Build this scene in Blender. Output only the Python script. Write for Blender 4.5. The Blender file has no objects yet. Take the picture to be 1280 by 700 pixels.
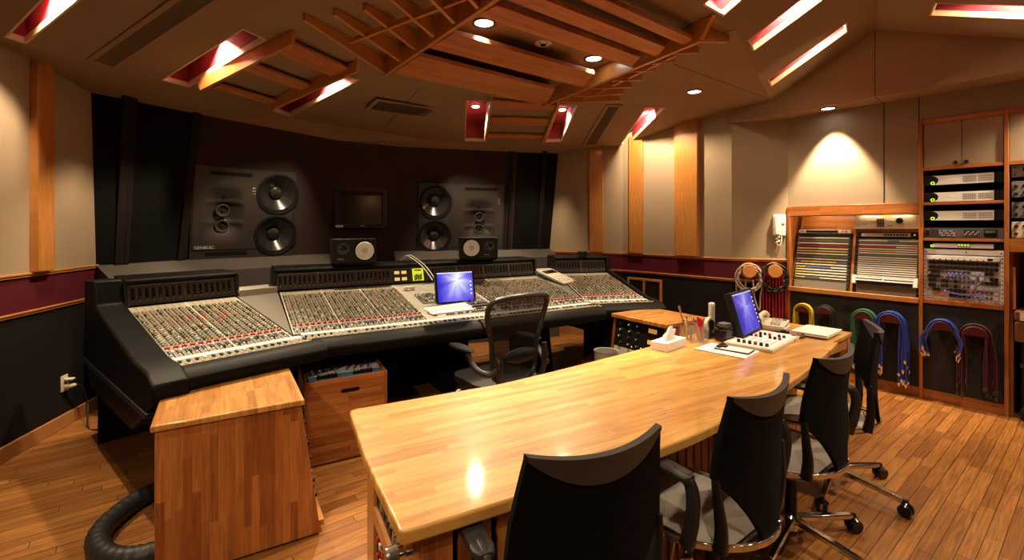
import bpy, bmesh, math, random
from mathutils import Vector, Matrix
from mathutils.geometry import tessellate_polygon
random.seed(7)
SC = bpy.context.scene
COL = SC.collection
RAD = math.radians
# camera: level, at 1.5 m, horizon 283 px down the 1280x700 frame, focal length 590 px
F, YH, H = 590.0, 283.0, 1.5

def P(px, py, z):
    Y = F * (H - z) / (py - YH)
    return Vector(((px - 640) / F * Y, Y, z))
def R(px, py, Y):
    return Vector(((px - 640) / F * Y, Y, H - (py - YH) / F * Y))
def on_plane(px, py, p0, n):
    d = Vector(((px - 640) / F, 1.0, -(py - YH) / F)); o = Vector((0, 0, H))
    t = (Vector(p0) - o).dot(n) / d.dot(n)
    return o + d * t
def on_line(px, a, d):
    """plan point on the line a + t d seen at column px -> (x, y, t)"""
    k = (px - 640) / F
    t = (k * a[1] - a[0]) / (d[0] - k * d[1])
    return a[0] + d[0] * t, a[1] + d[1] * t, t
def zat(py, Y):
    return H - (py - YH) / F * Y
def plane3(a, b, c):
    n = (b - a).cross(c - a).normalized()
    if n.z < 0: n = -n
    return a, n

class MB:
    def __init__(self): self.bm = bmesh.new()
    def _faces(self, vs, faces, mi=0):
        bv = [self.bm.verts.new(v) for v in vs]
        for f in faces:
            try:
                fc = self.bm.faces.new([bv[i] for i in f]); fc.material_index = mi
            except ValueError: pass
        return bv
    def box(self, c, s, rot=0.0, mi=0, m=None):
        c = Vector(c); hx, hy, hz = s[0] / 2, s[1] / 2, s[2] / 2
        M = m if m is not None else Matrix.Rotation(rot, 3, 'Z')
        vs = [c + M @ Vector((x * hx, y * hy, z * hz)) for z in (-1, 1) for y in (-1, 1) for x in (-1, 1)]
        self._faces(vs, [(0, 2, 3, 1), (4, 5, 7, 6), (0, 1, 5, 4), (2, 6, 7, 3), (0, 4, 6, 2), (1, 3, 7, 5)], mi)
        return self
    def bx(self, x0, x1, y0, y1, z0, z1, mi=0):
        return self.box(((x0 + x1) / 2, (y0 + y1) / 2, (z0 + z1) / 2), (abs(x1 - x0), abs(y1 - y0), abs(z1 - z0)), 0, mi)
    def poly(self, pts, mi=0):
        self._faces(pts, [tuple(range(len(pts)))], mi); return self
    def prism(self, pts, vec, mi=0):
        n = len(pts); vec = Vector(vec)
        vs = [Vector(p) for p in pts] + [Vector(p) + vec for p in pts]
        fs = [(i, (i + 1) % n, n + (i + 1) % n, n + i) for i in range(n)]
        bv = self._faces(vs, fs, mi)
        tri = tessellate_polygon([[Vector(p) for p in pts]])
        for t in tri:
            for off, o in ((0, (0, 1, 2)), (n, (2, 1, 0))):
                try:
                    f = self.bm.faces.new([bv[off + t[k]] for k in o]); f.material_index = mi
                except ValueError: pass
        return self
    def flat(self, outer, holes=(), mi=0):
        rings = [[Vector(p) for p in outer]] + [[Vector(p) for p in h] for h in holes]
        flat = [p for r in rings for p in r]
        bv = [self.bm.verts.new(p) for p in flat]
        for t in tessellate_polygon(rings):
            try:
                f = self.bm.faces.new([bv[i] for i in t]); f.material_index = mi
            except ValueError: pass
        return self
    def bar(self, a, b, w, h, mi=0, up=(0, 0, 1)):
        """rectangular bar from a to b, w across, h along up"""
        a, b = Vector(a), Vector(b); d = (b - a)
        L = d.length; d.normalize(); up = Vector(up)
        s = d.cross(up)
        if s.length < 1e-5: s = d.cross(Vector((1, 0, 0)))
        s.normalize(); u = s.cross(d)
        M = Matrix((s, d, u)).transposed()
        return self.box((a + b) / 2, (w, L, h), 0, mi, M)
    def cyl(self, a, b, r0, r1=None, n=16, mi=0, cap=True):
        return self.tube([a, b], [r0, r0 if r1 is None else r1], n, mi, cap)
    def tube(self, pts, r, n=8, mi=0, cap=True, closed=False):
        pts = [Vector(p) for p in pts]; m = len(pts)
        rs = r if isinstance(r, (list, tuple)) else [r] * m
        d0 = (pts[1] - pts[0]).normalized()
        ref = Vector((0, 0, 1)) if abs(d0.z) < .9 else Vector((1, 0, 0))
        nrm = d0.cross(ref).normalized()
        rings = []; pd = d0
        for i, p in enumerate(pts):
            if closed: d = (pts[(i + 1) % m] - pts[i - 1])
            elif i == 0: d = pts[1] - pts[0]
            elif i == m - 1: d = pts[-1] - pts[-2]
            else: d = pts[i + 1] - pts[i - 1]
            if d.length < 1e-9: d = pd.copy()
            d.normalize()
            nrm = (nrm - d * nrm.dot(d))
            if nrm.length < 1e-6: nrm = d.cross(Vector((.3, .5, .8)))
            nrm.normalize(); bn = d.cross(nrm); pd = d
            rings.append([self.bm.verts.new(p + (nrm * math.cos(2 * math.pi * k / n) + bn * math.sin(2 * math.pi * k / n)) * rs[i]) for k in range(n)])
        for i in range(m if closed else m - 1):
            A, B = rings[i], rings[(i + 1) % m]
            for k in range(n):
                try:
                    f = self.bm.faces.new((A[k], A[(k + 1) % n], B[(k + 1) % n], B[k])); f.material_index = mi
                except ValueError: pass
        if cap and not closed:
            for rg in (rings[0][::-1], rings[-1]):
                f = self.bm.faces.new(rg); f.material_index = mi
        return self
    def lathe(self, prof, n=24, m=None, mi=0):
        """prof: (r, h) pairs, turned about the local z of matrix m"""
        M = m or Matrix.Identity(4); rings = []
        for r, h in prof:
            if r < 1e-6: rings.append([self.bm.verts.new(M @ Vector((0, 0, h)))])
            else: rings.append([self.bm.verts.new(M @ Vector((r * math.cos(2 * math.pi * k / n), r * math.sin(2 * math.pi * k / n), h))) for k in range(n)])
        for A, B in zip(rings, rings[1:]):
            for k in range(n):
                q = [A[k % len(A)], A[(k + 1) % n % len(A)], B[(k + 1) % n % len(B)], B[k % len(B)]]
                u = []
                for v in q:
                    if v not in u: u.append(v)
                if len(u) > 2:
                    try:
                        f = self.bm.faces.new(u); f.material_index = mi
                    except ValueError: pass
        return self
    def grid(self, fn, nu, nv, mi=0, wrap=False):
        vs = [[self.bm.verts.new(fn(i / nu, j / nv)) for j in range(nv + 1)] for i in range(nu + (0 if wrap else 1))]
        for i in range(nu):
            for j in range(nv):
                a, b = vs[i], vs[(i + 1) % len(vs)]
                try:
                    f = self.bm.faces.new((a[j], b[j], b[j + 1], a[j + 1])); f.material_index = mi
                except ValueError: pass
        return self
    def ball(self, c, r, n=12, mi=0, s=(1, 1, 1)):
        prof = [(math.sin(math.pi * k / 8) * r, -math.cos(math.pi * k / 8) * r) for k in range(9)]
        prof[0] = (0, -r); prof[-1] = (0, r)
        return self.lathe(prof, n, Matrix.Translation(Vector(c)) @ Matrix.Diagonal((*s, 1)), mi)
    def build(self, name, mats, parent=None, world=False, bevel=0, smooth=35, solid=0, subsurf=0, seg=2, recalc=True):
        if world and parent is not None:
            self.bm.transform(LOCALS[parent.name].inverted())
        if recalc: bmesh.ops.recalc_face_normals(self.bm, faces=self.bm.faces)
        me = bpy.data.meshes.new(name); self.bm.to_mesh(me); self.bm.free()
        for m in (mats if isinstance(mats, (list, tuple)) else [mats]): me.materials.append(m)
        o = bpy.data.objects.new(name, me); COL.objects.link(o)
        if parent is not None: o.parent = parent
        for p in me.polygons: p.use_smooth = True
        me.set_sharp_from_angle(angle=RAD(smooth))
        if solid:
            md = o.modifiers.new('solid', 'SOLIDIFY'); md.thickness = solid; md.offset = 0
        if subsurf:
            md = o.modifiers.new('sub', 'SUBSURF'); md.levels = subsurf; md.render_levels = subsurf
        if bevel:
            md = o.modifiers.new('bevel', 'BEVEL'); md.width = bevel; md.segments = seg; md.limit_method = 'ANGLE'; md.angle_limit = RAD(40)
        return o
LOCALS = {}

def tag(o, label=None, cat=None, group=None, kind=None):
    if label: o['label'] = label
    if cat: o['category'] = cat
    if group: o['group'] = group
    if kind: o['kind'] = kind
    return o
def thing(name, label, cat, loc=(0, 0, 0), rotz=0.0, group=None, m=None):
    o = bpy.data.objects.new(name, None); COL.objects.link(o)
    o.empty_display_size = .05
    M = m if m is not None else Matrix.Translation(Vector(loc)) @ Matrix.Rotation(rotz, 4, 'Z')
    o.matrix_world = M; o.location = M.to_translation(); o.rotation_euler = M.to_euler()
    LOCALS[o.name] = M.copy()
    return tag(o, label, cat, group)
def struct(name, mb, mats, **k):
    o = mb.build(name, mats, **k); o['kind'] = 'structure'; return o
def dup(root, loc=None, rotz=None, label=None, group=None, m=None):
    r = root.copy(); COL.objects.link(r)
    M = m if m is not None else Matrix.Translation(Vector(loc)) @ Matrix.Rotation(rotz, 4, 'Z')
    r.location = M.to_translation(); r.rotation_euler = M.to_euler(); LOCALS[r.name] = M
    if label: r['label'] = label
    if group: r['group'] = group
    for ch in list(root.children):
        c = ch.copy(); COL.objects.link(c); c.parent = r
        for g in ch.children:
            d = g.copy(); COL.objects.link(d); d.parent = c
    return r
def inst(o, parent, loc, name=None):
    """a further part sharing the mesh of part o"""
    c = o.copy(); COL.objects.link(c); c.parent = parent; c.location = loc
    return c
def frame(o, x, y, z):
    M = Matrix((x, y, z)).transposed().to_4x4(); M.translation = o; return M
def text_obj(name, body, size, m, mat_, parent, depth=.001, align='LEFT'):
    cu = bpy.data.curves.new(name, 'FONT'); cu.body = body; cu.size = size; cu.extrude = depth; cu.align_x = align
    tmp = bpy.data.objects.new('lettering_curve', cu)
    me = bpy.data.meshes.new_from_object(tmp); me.name = name
    bpy.data.objects.remove(tmp); bpy.data.curves.remove(cu)
    me.materials.clear(); me.materials.append(mat_)
    o = bpy.data.objects.new(name, me); COL.objects.link(o)
    o.parent = parent; o.matrix_local = m
    return o
def smooth_path(pts, n=6, closed=False):
    pts = [Vector(p) for p in pts]; m = len(pts); out = []
    for i in range(m if closed else m - 1):
        g = lambda k: pts[k % m] if closed else pts[max(0, min(m - 1, k))]
        p0, p1, p2, p3 = g(i - 1), g(i), g(i + 1), g(i + 2)
        for j in range(n):
            t = j / n
            out.append(.5 * ((2 * p1) + (p2 - p0) * t + (2 * p0 - 5 * p1 + 4 * p2 - p3) * t * t + (3 * p1 - p0 - 3 * p2 + p3) * t ** 3))
    if not closed: out.append(pts[-1])
    return out

# ---------------------------------------------------------------- materials
def _new(name):
    m = bpy.data.materials.new(name); m.use_nodes = True
    nt = m.node_tree; b = nt.nodes['Principled BSDF']
    return m, nt, b
def mat(name, col, rough=.5, metal=0, spec=.5, coat=0, bump=None, var=None, emit=None, estr=0, trans=0, alpha=1, sheen=0):
    m, nt, b = _new(name); N, L = nt.nodes, nt.links
    b.inputs['Base Color'].default_value = (*col, 1); b.inputs['Roughness'].default_value = rough
    b.inputs['Metallic'].default_value = metal; b.inputs['Specular IOR Level'].default_value = spec
    b.inputs['Coat Weight'].default_value = coat; b.inputs['Coat Roughness'].default_value = .06
    b.inputs['Transmission Weight'].default_value = trans; b.inputs['Alpha'].default_value = alpha
    if sheen: b.inputs['Sheen Weight'].default_value = sheen
    if emit: b.inputs['Emission Color'].default_value = (*emit, 1); b.inputs['Emission Strength'].default_value = estr
    tc = N.new('ShaderNodeTexCoord')
    if var:
        nz = N.new('ShaderNodeTexNoise'); nz.inputs['Scale'].default_value = var[0]; nz.inputs['Detail'].default_value = 4
        L.new(tc.outputs['Object'], nz.inputs['Vector'])
        mx = N.new('ShaderNodeMix'); mx.data_type = 'RGBA'
        mx.inputs[6].default_value = (*[c * (1 - var[1]) for c in col], 1); mx.inputs[7].default_value = (*[min(1, c * (1 + var[1])) for c in col], 1)
        L.new(nz.outputs['Fac'], mx.inputs[0]); L.new(mx.outputs[2], b.inputs['Base Color'])
    if bump:
        nz = N.new('ShaderNodeTexNoise'); nz.inputs['Scale'].default_value = bump[0]; nz.inputs['Detail'].default_value = 3
        L.new(tc.outputs['Object'], nz.inputs['Vector'])
        bp = N.new('ShaderNodeBump'); bp.inputs['Strength'].default_value = bump[1]; bp.inputs['Distance'].default_value = .002
        L.new(nz.outputs['Fac'], bp.inputs['Height']); L.new(bp.outputs['Normal'], b.inputs['Normal'])
    return m
def wood(name, c1, c2, u='X', v='Y', strip=.032, length=.38, rough=.35, coat=0, gap=0.0, angle=0.0, gapcol=(.05, .021, .007), grain=.35, wear=0):
    m, nt, b = _new(name); N, L = nt.nodes, nt.links
    tc = N.new('ShaderNodeTexCoord'); mp = N.new('ShaderNodeMapping'); mp.inputs['Rotation'].default_value = (0, 0, angle)
    L.new(tc.outputs['Object'], mp.inputs['Vector'])
    sp = N.new('ShaderNodeSeparateXYZ'); L.new(mp.outputs['Vector'], sp.inputs[0])
    cb = N.new('ShaderNodeCombineXYZ'); L.new(sp.outputs[u], cb.inputs[0]); L.new(sp.outputs[v], cb.inputs[1])
    ad = N.new('ShaderNodeVectorMath'); ad.operation = 'ADD'; ad.inputs[1].default_value = (20.13, 20.07, 0); L.new(cb.outputs[0], ad.inputs[0])
    # push every row along by its own amount so the joints do not line up
    sp2 = N.new('ShaderNodeSeparateXYZ'); L.new(ad.outputs[0], sp2.inputs[0])
    dv = N.new('ShaderNodeMath'); dv.operation = 'DIVIDE'; dv.inputs[1].default_value = strip; L.new(sp2.outputs['Y'], dv.inputs[0])
    fl = N.new('ShaderNodeMath'); fl.operation = 'FLOOR'; L.new(dv.outputs[0], fl.inputs[0])
    wn = N.new('ShaderNodeTexWhiteNoise'); wn.noise_dimensions = '1D'; L.new(fl.outputs[0], wn.inputs['W'])
    ma = N.new('ShaderNodeMath'); ma.operation = 'MULTIPLY_ADD'; ma.inputs[1].default_value = length * 3
    L.new(wn.outputs['Value'], ma.inputs[0]); L.new(sp2.outputs['X'], ma.inputs[2])
    cb2 = N.new('ShaderNodeCombineXYZ'); L.new(ma.outputs[0], cb2.inputs[0]); L.new(sp2.outputs['Y'], cb2.inputs[1])
    br = N.new('ShaderNodeTexBrick'); br.offset = 0; br.inputs['Scale'].default_value = 1
    br.inputs['Color1'].default_value = (*c1, 1); br.inputs['Color2'].default_value = (*c2, 1)
    br.inputs['Mortar'].default_value = (*gapcol, 1) if gap else (*[(p + q) / 2 for p, q in zip(c1, c2)], 1)
    br.inputs['Mortar Size'].default_value = gap if gap else 0.0
    br.inputs['Mortar Smooth'].default_value = .1
    br.inputs['Brick Width'].default_value = length; br.inputs['Row Height'].default_value = strip
    L.new(cb2.outputs[0], br.inputs['Vector'])
    sc = N.new('ShaderNodeVectorMath'); sc.operation = 'MULTIPLY'; sc.inputs[1].default_value = (5, 90, 1); L.new(cb2.outputs[0], sc.inputs[0])
    nz = N.new('ShaderNodeTexNoise'); nz.inputs['Scale'].default_value = 1; nz.inputs['Detail'].default_value = 5; nz.inputs['Distortion'].default_value = .6
    L.new(sc.outputs[0], nz.inputs['Vector'])
    mr = N.new('ShaderNodeMapRange'); mr.inputs['From Min'].default_value = .3; mr.inputs['From Max'].default_value = .7
    mr.inputs['To Min'].default_value = 1 - grain; mr.inputs['To Max'].default_value = 1 + grain * .35
    L.new(nz.outputs['Fac'], mr.inputs['Value'])
    mx = N.new('ShaderNodeMix'); mx.data_type = 'RGBA'; mx.blend_type = 'MULTIPLY'; mx.inputs[0].default_value = 1
    L.new(br.outputs['Color'], mx.inputs[6]); L.new(mr.outputs['Result'], mx.inputs[7])
    L.new(mx.outputs[2], b.inputs['Base Color'])
    b.inputs['Roughness'].default_value = rough; b.inputs['Coat Weight'].default_value = coat; b.inputs['Coat Roughness'].default_value = .07
    bp = N.new('ShaderNodeBump'); bp.inputs['Strength'].default_value = .12; bp.inputs['Distance'].default_value = .001
    L.new(nz.outputs['Fac'], bp.inputs['Height'])
    if gap:
        b2 = N.new('ShaderNodeBump'); b2.inputs['Strength'].default_value = .6; b2.inputs['Distance'].default_value = .0015; b2.invert = True
        L.new(br.outputs['Fac'], b2.inputs['Height']); L.new(bp.outputs['Normal'], b2.inputs['Normal']); L.new(b2.outputs['Normal'], b.inputs['Normal'])
    else: L.new(bp.outputs['Normal'], b.inputs['Normal'])
    return m
def emis(name, col, s):
    m, nt, b = _new(name); b.inputs['Base Color'].default_value = (*col, 1)
    b.inputs['Emission Color'].default_value = (*col, 1); b.inputs['Emission Strength'].default_value = s; return m
def screen_mat(name, cx, cz, sc, strength, dark=0.0):
    """desktop wallpaper: white glow fanning out over violet and deep blue"""
    m, nt, b = _new(name); N, L = nt.nodes, nt.links
    b.inputs['Base Color'].default_value = (.01, .01, .015, 1); b.inputs['Roughness'].default_value = .25
    tc = N.new('ShaderNodeTexCoord'); sp = N.new('ShaderNodeSeparateXYZ'); L.new(tc.outputs['Object'], sp.inputs[0])
    def M(op, a, c):
        n = N.new('ShaderNodeMath'); n.operation = op
        for i, q in enumerate((a, c)):
            if q is None: continue
            if isinstance(q, (int, float)): n.inputs[i].default_value = q
            else: L.new(q, n.inputs[i])
        return n.outputs[0]
    x = M('DIVIDE', M('SUBTRACT', sp.outputs['X'], cx), sc); z = M('DIVIDE', M('SUBTRACT', sp.outputs['Z'], cz), sc)
    r = M('POWER', M('ADD', M('MULTIPLY', x, x), M('MULTIPLY', M('MULTIPLY', z, z), .45)), .5)
    an = M('ARCTAN2', x, z)
    cb = N.new('ShaderNodeCombineXYZ'); L.new(an, cb.inputs[0]); L.new(M('MULTIPLY', r, .35), cb.inputs[1])
    nz = N.new('ShaderNodeTexNoise'); nz.inputs['Scale'].default_value = 1.3; nz.inputs['Detail'].default_value = 1; L.new(cb.outputs[0], nz.inputs['Vector'])
    g = M('ADD', M('ADD', M('MULTIPLY', r, .85), dark), M('MULTIPLY', M('SUBTRACT', nz.outputs['Fac'], .5), .7))
    cr = N.new('ShaderNodeValToRGB'); e = cr.color_ramp.elements
    e[0].position = .02; e[0].color = (1, .98, 1, 1); e[1].position = 1; e[1].color = (.012, .01, .22, 1)
    for p_, c_ in ((.18, (.55, .55, .98, 1)), (.38, (.2, .16, .85, 1)), (.62, (.05, .04, .62, 1))):
        q = e.new(p_); q.color = c_
    L.new(g, cr.inputs[0]); L.new(cr.outputs[0], b.inputs['Emission Color']); b.inputs['Emission Strength'].default_value = strength
    return m

FAB = mat('wall_fabric', (.315, .235, .155), .95, spec=.1, bump=(420, .5), var=(2.2, .10))
FABC = mat('ceiling_fabric', (.27, .175, .10), .95, spec=.1, bump=(420, .4), var=(1.5, .06))
BLK = mat('black_wall_cloth', (.016, .013, .013), .95, spec=.06, bump=(380, .5))
FRONTCLOTH = mat('front_wall_cloth', (.030, .020, .0165), .95, spec=.06, bump=(380, .4))
LEDGE = mat('grey_ledge_carpet', (.075, .066, .058), .95, spec=.1, bump=(300, .8))
BAND = mat('maroon_band', (.085, .008, .016), .75, spec=.2, bump=(300, .3))
WC1, WC2 = (.52, .185, .044), (.29, .082, .018)
PIL = wood('pilaster_wood', (.50, .205, .05), (.46, .18, .042), 'Z', 'X', .3, 3, .3, .3, grain=.25)
W_XY = wood('laminated_wood_xy', WC1, WC2, 'X', 'Y')
W_YX = wood('laminated_wood_yx', WC1, WC2, 'Y', 'X')
W_XZ = wood('laminated_wood_xz', WC1, WC2, 'X', 'Z')
W_ZX = wood('laminated_wood_zx', WC1, WC2, 'Z', 'X')
W_ZY = wood('laminated_wood_zy', WC1, WC2, 'Z', 'Y')
W_YZ = wood('laminated_wood_yz', WC1, WC2, 'Y', 'Z')
W_CEIL = wood('ceiling_wood', (.60, .23, .07), (.46, .15, .045), 'X', 'Y', .05, .5, .4)
W_TRIM = mat('trim_wood', (.50, .205, .055), .35, var=(12, .2), coat=.2)
W_TOP = wood('lit_desk_top_wood', (.80, .44, .11), (.58, .25, .05), 'X', 'Y', .034, .42, .42, .6, angle=RAD(-30), grain=.3)  # same laminated wood, its overhead light put into a lighter, yellower colour
W_BOXTOP = wood('lit_cabinet_top_wood', (.74, .38, .10), (.48, .19, .045), 'Y', 'X', .036, .30, .3, .4)  # lighter copy of the cabinet wood, light on the top painted in
FLOORM = wood('oak_planks', (.43, .18, .043), (.27, .10, .025), 'X', 'Y', .062, .62, .33, .15, gap=.0016, angle=RAD(-38), grain=.45)
PLINTH = mat('baseboard_wood', (.40, .17, .055), .4, var=(8, .15))
BLACK = mat('black_satin', (.009, .009, .0095), .45, spec=.35)
BLACKM = mat('black_matte', (.007, .007, .007), .85, spec=.1)
BLACKG = mat('black_gloss', (.010, .010, .011), .18)
LEATHER = mat('black_leather', (.005, .0046, .0045), .5, spec=.10, bump=(160, .25))
DKGREY = mat('dark_grey', (.04, .04, .042), .5)
MIDGREY = mat('mid_grey', (.15, .15, .15), .5)
PANEL = mat('console_panel', (.36, .325, .235), .45, var=(20, .08))
PANELG = mat('console_grey_panel', (.40, .375, .315), .5)
WHITE = mat('white_plastic', (.80, .78, .72), .4)
PAPER = mat('white_paper', (.86, .85, .83), .8)
CREAM = mat('cream_plastic', (.68, .62, .48), .45)
SILVER = mat('brushed_silver', (.88, .87, .87), .4, metal=.05)
CHROME = mat('chrome', (.75, .73, .72), .12, metal=1)
RED = mat('red_plastic', (.55, .012, .015), .35)
BLUE = mat('blue_plastic', (.05, .10, .42), .4)
SKYBLUE = mat('blue_front_panel', (.13, .30, .58), .45)
GREEN = mat('green_plastic', (.20, .30, .17), .45)
YELLOW = mat('yellow_plastic', (.75, .55, .03), .45)
ORANGE = mat('orange_plastic', (.7, .22, .02), .45)
KTAN = mat('tan_knob', (.34, .29, .20), .45)
KRED = mat('dull_red_knob', (.42, .10, .07), .45)
KGRN = mat('grey_green_knob', (.20, .22, .16), .45)
KDRK = mat('dark_knob', (.05, .048, .042), .45)
WELLRED = mat('well_red', (.22, .016, .03), .7)
RIMM = mat('well_rim', (.62, .48, .30), .5)
LAMP = emis('lamp_glow', (1, .93, .80), 14)
LEDG = emis('green_led', (.42, .85, .05), 1.1)
LEDA = emis('amber_led', (1, .38, .04), 1.6)
LEDR = emis('red_led', (.9, .03, .03), .8)
LEDY = emis('yellow_screen', (.72, .78, .04), .75)
VUGLOW = emis('warm_meter_face', (1, .72, .28), .55)
# ================================================================ the room
UR = Vector((.613, -.790, 0)); WR = Vector((.790, .613, 0))         # along the rack wall, into it
R0, R1, R2, R3 = Vector((.54, 6.77, 0)), Vector((1.47, 6.25, 0)), Vector((2.41, 5.18, 0)), Vector((2.921, 4.996, 0))
R4 = R3 + UR * 5.2; B0 = Vector((4.6, -2.6, 0)); B1 = Vector((-2.05, -2.6, 0))
LW0 = Vector((-3.24, 2.99, 0)); LD = Vector((-.208, .978, 0)); F0 = LW0 + LD * .925
F1, F2, F3, F4 = Vector((-3.126, 4.554, 0)), Vector((-2.16, 5.54, 0)), Vector((-1.535, 6.11, 0)), Vector((0, 6.58, 0))
F5 = R0
Z0 = lambda v, z: Vector((v.x, v.y, z))

struct('floor', MB().flat([Vector(p) for p in ((-2.6, -2.9, 0), (5, -2.9, 0), (6.4, 1.0, 0), (3.6, 5.6, 0), (1.7, 6.9, 0), (.4, 7.4, 0), (-3.9, 4.6, 0), (-3.9, 2, 0))]), FLOORM)

TRIM_N = [0]
def next_trim():
    TRIM_N[0] += 1; return 'trim_%d' % TRIM_N[0]
def wall_run(name, a, b, zu, zl, top, out, base=None):
    """cloth wall from a to b: black below, maroon band between two wooden rails, tan fabric above"""
    t = .06; o = Vector(out) * t
    for (z0, z1, m, nm) in ((0, zl, BLK, '_lower'), (zl, zu - .03, BAND, '_band'), (zu - .03, top, FAB, '_upper')):
        mb = MB().prism([Z0(a, z0), Z0(b, z0), Z0(b, z1), Z0(a, z1)], o)
        struct(name + nm, mb, m)
    i = -Vector(out) * .012
    d = (b - a).normalized()
    for z in (zl, zu):
        mb = MB()
        mb.prism([Z0(a, z - .030), Z0(b, z - .030), Z0(b, z - .017), Z0(a, z - .017)], i * .8)
        mb.prism([Z0(a, z - .014), Z0(b, z - .014), Z0(b, z), Z0(a, z)], i * 1.3)
        struct(next_trim(), mb, W_TRIM, bevel=.003)
def pilaster(a, d, px0, px1, z0, z1, depth, out):
    x0, y0, _ = on_line(px0, a, d); x1, y1, _ = on_line(px1, a, d)
    p, q = Vector((x0, y0, z0)), Vector((x1, y1, z0)); i = -Vector(out) * depth
    M = frame(p, (q - p).normalized(), Vector(out), Vector((0, 0, 1)))
    w = (q - p).length
    o = struct(next_trim(), MB().bx(0, w, -depth, .01, 0, z1 - z0), PIL, bevel=.004)
    o.matrix_world = M
    return o

# left wall
LOUT = Vector((-.978, -.208, 0))
LB = LW0 + LD * -5.7; LE = LW0 + LD * 1.0
wall_run('wall_left', LB, LE, 1.186, .93, 2.78, LOUT)
pilaster(LW0, LD, 37, 58.5, 1.188, 2.72, .05, LOUT)
struct('baseboard_left', MB().prism([Z0(LB, 0), Z0(LE, 0), Z0(LE, .1), Z0(LB, .1)], -LOUT * .02), PLINTH, bevel=.004)
# right wall, three facets
for i, (a, b, top) in enumerate(((R0, R1, 2.75), (R1, R2, 2.96), (R2, R3, 2.72))):
    d = (b - a).normalized(); out = Vector((-d.y, d.x, 0))
    if out.y < 0: out = -out
    wall_run('wall_right' if i == 0 else 'wall_right_facet' if i == 1 else 'wall_right_return', a, b, 1.153, .927, top, out)
    struct('baseboard_right', MB().prism([Z0(a, 0), Z0(b, 0), Z0(b, .1), Z0(a, .1)], -out * .02), PLINTH)
    if i == 0: pilaster(a, d, 737.5, 754.5, 1.155, 2.66, .03, out)
    if i == 1:
        pilaster(a, d, 788, 804.5, 1.155, 2.66, .04, out)
        pilaster(a, d, 846, 874.5, 1.155, 2.85, .06, out)
        # little wooden cupboard let into the wall
        x0, y0, _ = on_line(785.5, a, d); x1, y1, _ = on_line(828, a, d)
        p, q = Vector((x0, y0, .53)), Vector((x1, y1, .53)); w = (q - p).length
        M = frame(p, d, out, Vector((0, 0, 1)))
        zt = zat(346, y0) ; hh = zt - .53
        c = thing('wall_cupboard', 'small wood-framed double-door cupboard let into the black wall', 'cupboard', m=M)
        f = MB(); fw = .028
        f.bx(0, w, -.025, .01, 0, fw); f.bx(0, w, -.025, .01, hh - fw, hh); f.bx(0, fw, -.025, .01, fw, hh - fw); f.bx(w - fw, w, -.025, .01, fw, hh - fw)
        f.build('frame', W_TRIM, c, bevel=.003)
        for s in (0, 1):
            x = fw + s * (w / 2 - fw)
            g = MB(); ww = w / 2 - fw - .002; y = -.018
            g.bx(x, x + ww, y, .005, fw, hh - fw); dr = g.build('door', BLK, c)
            e = MB(); e.bx(x + (ww - .014 if s == 0 else 0), x + (ww if s == 0 else .014), y - .006, y, fw, hh - fw); e.build('edge_strip', W_TRIM, dr)
            k = MB(); kx = x + ww - .03 if s == 0 else x + .03
            k.cyl((kx, y, hh * .55), (kx, y - .02, hh * .55), .007); k.build('knob', CHROME, dr)
# wall carrying the racks (fabric from floor to soffit behind them), then the unseen rest of the room
def rackwall(s0, s1, z0, z1): struct('wall_rack', MB().prism([R3 + UR * s0 + Vector((0, 0, z0)), R3 + UR * s1 + Vector((0, 0, z0)), R3 + UR * s1 + Vector((0, 0, z1)), R3 + UR * s0 + Vector((0, 0, z1))], WR * .06), FAB)
rackwall(0, 1.075, 1.70, 2.95); rackwall(1.075, 5.2, 2.41, 2.95); rackwall(2.17, 5.2, 0, 2.41)
struct('wall_rack_rear', MB().prism([R3 + WR * .47, R3 + UR * 2.2 + WR * .47, R3 + UR * 2.2 + WR * .47 + Vector((0, 0, 2.5)), R3 + WR * .47 + Vector((0, 0, 2.5))], WR * .03), BLACKM)
for px in (1105, 1148.5):
    x, y, _ = on_line(px, R3, UR)
    struct(next_trim(), MB().box((x - WR.x * .001, y - WR.y * .001, 2.17 + (.26 if px > 1110 else 0)), (.005, .004, .93 - (.5 if px > 1110 else 0)), math.atan2(UR.y, UR.x)), BLACKM)
struct('wall_back', MB().prism([Z0(B0, 0), Z0(B1, 0), Z0(B1, 3.3), Z0(B0, 3.3)], Vector((0, -.06, 0))), FAB)
struct('wall_back_right', MB().prism([Z0(R4, 0), Z0(B0, 0), Z0(B0, 3.3), Z0(R4, 3.3)], Vector((.06, .02, 0))), FAB)
struct('wall_back_left', MB().prism([Z0(B1, 0), Z0(LB, 0), Z0(LB, 3.3), Z0(B1, 3.3)], Vector((-.06, -.02, 0))), FAB)

# front wall, leaning into the room by ten degrees above a grey ledge
TILT = math.tan(RAD(10)); ZB, ZT = 1.17, 2.60
fpts = [F0, F1, F2, F3, F4, F5]
def seg_n(a, b):
    d = (b - a).normalized(); n = Vector((d.y, -d.x, 0)); return n
def lean(i, z):
    if i in (0, 5):                       # the end panels meet the side walls along a slanting line
        w0, wd, px = (F0, LD, 114) if i == 0 else (R0, (R1 - R0).normalized(), 698)
        x, y, _ = on_line(px, w0, wd); q_ = Vector((x, y, 0))
        return Z0(fpts[i] + (q_ - fpts[i]) * ((z - ZB) / (2.57 - ZB)), z)
    ns = []
    if i > 0: ns.append(seg_n(fpts[i - 1], fpts[i]))
    if i < 5: ns.append(seg_n(fpts[i], fpts[i + 1]))
    n = sum(ns, Vector((0, 0, 0))).normalized()
    return Z0(fpts[i] + n * TILT * (z - ZB), z)
EDGE = [(60, 105), (114, 116), (240, 141), (320, 158), (410, 174), (492, 183), (640, 190), (700, 192), (760, 193)]
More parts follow.
